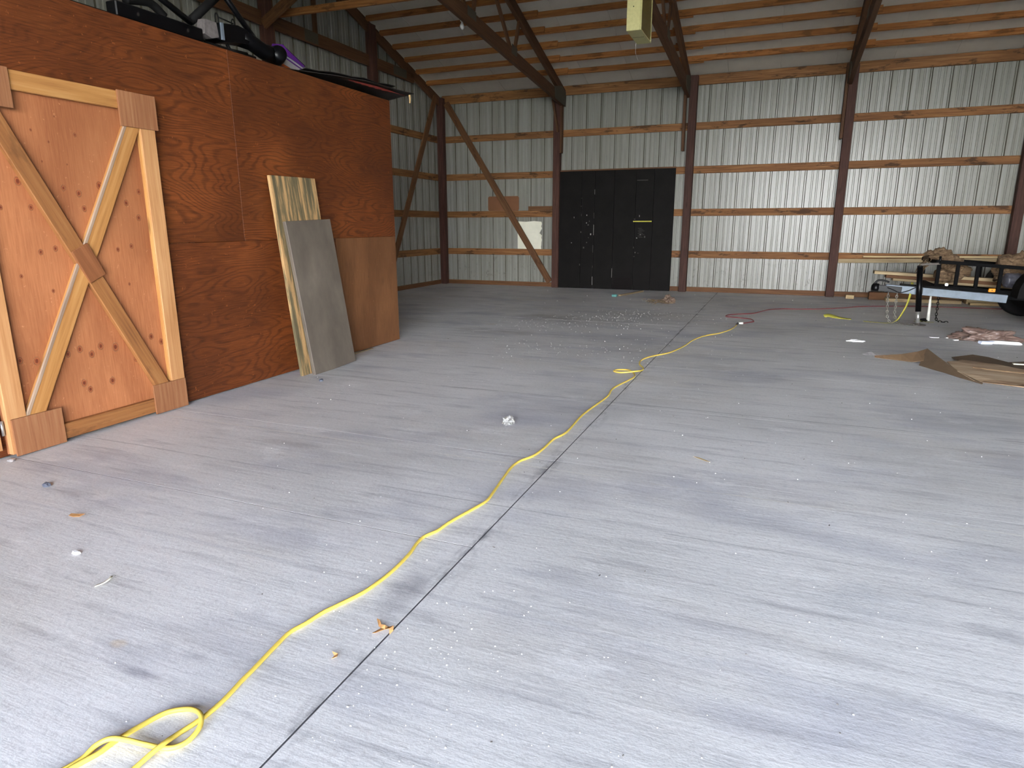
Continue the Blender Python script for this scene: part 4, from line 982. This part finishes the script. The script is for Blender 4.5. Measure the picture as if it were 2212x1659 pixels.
leaf('dry_leaf', LP, (-1.167, 1.688), .1, .042, 'leaf_brown', 'curled tan dry leaf on the floor joint near the yellow cord')
leaf('dry_leaf', [(-1,.4),(.3,.6),(1,-.2),(.2,-.8),(-.1,.1)], (-1.232, 1.503), -.2, .018, 'leaf_brown', 'tiny tan leaf scrap below the curled leaf')
leaf('dry_leaf', [(-1,.3),(0,.5),(1,.35),(.7,-.3),(-.2,-.4),(-.9,-.3)], (-3.04, 1.914), .3, .035, 'leaf_brown', 'flat brown leaf scrap on the floor below the braced door')
ribbon('feather_scrap', [(-2.372,1.585,.004),(-2.345,1.565,.014),(-2.342,1.535,.010),(-2.362,1.510,.003)], .011, 'paper_cream', 'small curled cream shaving on the floor at lower left', 'shaving')
leaf('wood_chip', [(-1,.2),(-.4,.35),(1,-.1),(.6,-.2),(-.6,.05)], (-.33, 3.84), -.35, .06, 'plank_pale_wood', 'thin pale wood splinter on the floor right of the yellow cord', 'splinter', .003)
tag(beam('broken_stick', (-2.86, 12.75, .018), (-2.60, 13.75, .018), .05, .03, 'plank_grey_wood'), 'brown stick on the floor in front of the black door', 'stick')
tag(block('teal_scrap', (-2.985, 12.60, 0), (-2.885, 12.69, .045), 'teal_plastic', None, .008), 'small teal plastic piece at the end of the brown stick', 'plastic')
crumple('trash_wad', (-1.79, 11.95, 0), (.10, .10, .09), 'pink_trash', 'pinkish crumpled wad on the floor right of the black door', 'trash', 4, .6)
q = random.Random(21); bm = bmesh.new()
for k in range(70):
    a = q.uniform(0, 6.28); l = q.uniform(.05,.16); p = Vector((-1.98+q.gauss(0,.11), 11.86+q.gauss(0,.12), q.uniform(.004,.05))); d = Vector((math.cos(a)*l, math.sin(a)*l, q.uniform(-.01,.03)))
    bm_tube(bm, [p, p+d*.5+Vector((0,0,.01)), p+d], .0035, 4)
dg = tag(obj('dead_grass_clump', mesh_of(bm), 'dead_grass'), 'clump of dead grass beside the pinkish wad on the floor', 'grass'); dg['kind'] = 'stuff'

# white crumbs of foam scattered on the slab: far too many and small to count
q = random.Random(11); bm = bmesh.new()
def crumb(x, y, r):
    if (-4.2 > x and y < 6.9) or x < -7.2 or y > 13.9: return
    m = Matrix.Translation((x, y, r*.6)) @ Matrix.Rotation(q.uniform(0,6), 4, 'Z') @ Matrix.Diagonal((q.uniform(.7,1.4), q.uniform(.7,1.2), .8, 1))
    bmesh.ops.create_icosphere(bm, subdivisions=1, radius=r, matrix=m)
for _ in range(420):
    y = .8+13*q.random()**1.5; crumb(q.uniform(-.55*y-1.4, .33*y+.9), y, q.uniform(.0010,.0028)*(1+.10*y))
for cx, cy, sx, sy, n in [(-2.4, 9.4, .5, .35, 150), (-1.9, 10.2, .45, .3, 110), (-2.9, 8.6, .5, .25, 90), (-2.4, 6.8, .6, .35, 80), (-.8, 1.35, .3, .2, 60), (-.2, 1.3, .25, .2, 40), (-.9, 1.75, .3, .2, 40), (-1.5, 7.3, .8, .5, 60)]:
    for _ in range(n): crumb(q.gauss(cx, sx), q.gauss(cy, sy), q.uniform(.0010,.0028)*(1+.07*cy))
cr = tag(obj('foam_crumbs', mesh_of(bm), 'foam_white'), 'tiny white foam crumbs scattered over the concrete floor', 'crumbs'); cr['kind'] = 'stuff'
q = random.Random(12); bm = bmesh.new()
for _ in range(90):
    y = .8+12*q.random()**1.4; x = q.uniform(-.55*y-1.2, .3*y+.8)
    if x < -4.2 and y < 6.9: continue
    s = .0034*(1+.12*y); bmesh.ops.create_icosphere(bm, subdivisions=1, radius=s, matrix=Matrix.Translation((x, y, s*.3)) @ Matrix.Rotation(q.uniform(0,6), 4, 'Z') @ Matrix.Diagonal((q.uniform(.5,2.2), q.uniform(.4,.8), .4, 1)))
gr = tag(obj('dark_grit', mesh_of(bm), 'grit_grey'), 'specks of dark grit scattered over the concrete floor', 'grit'); gr['kind'] = 'stuff'
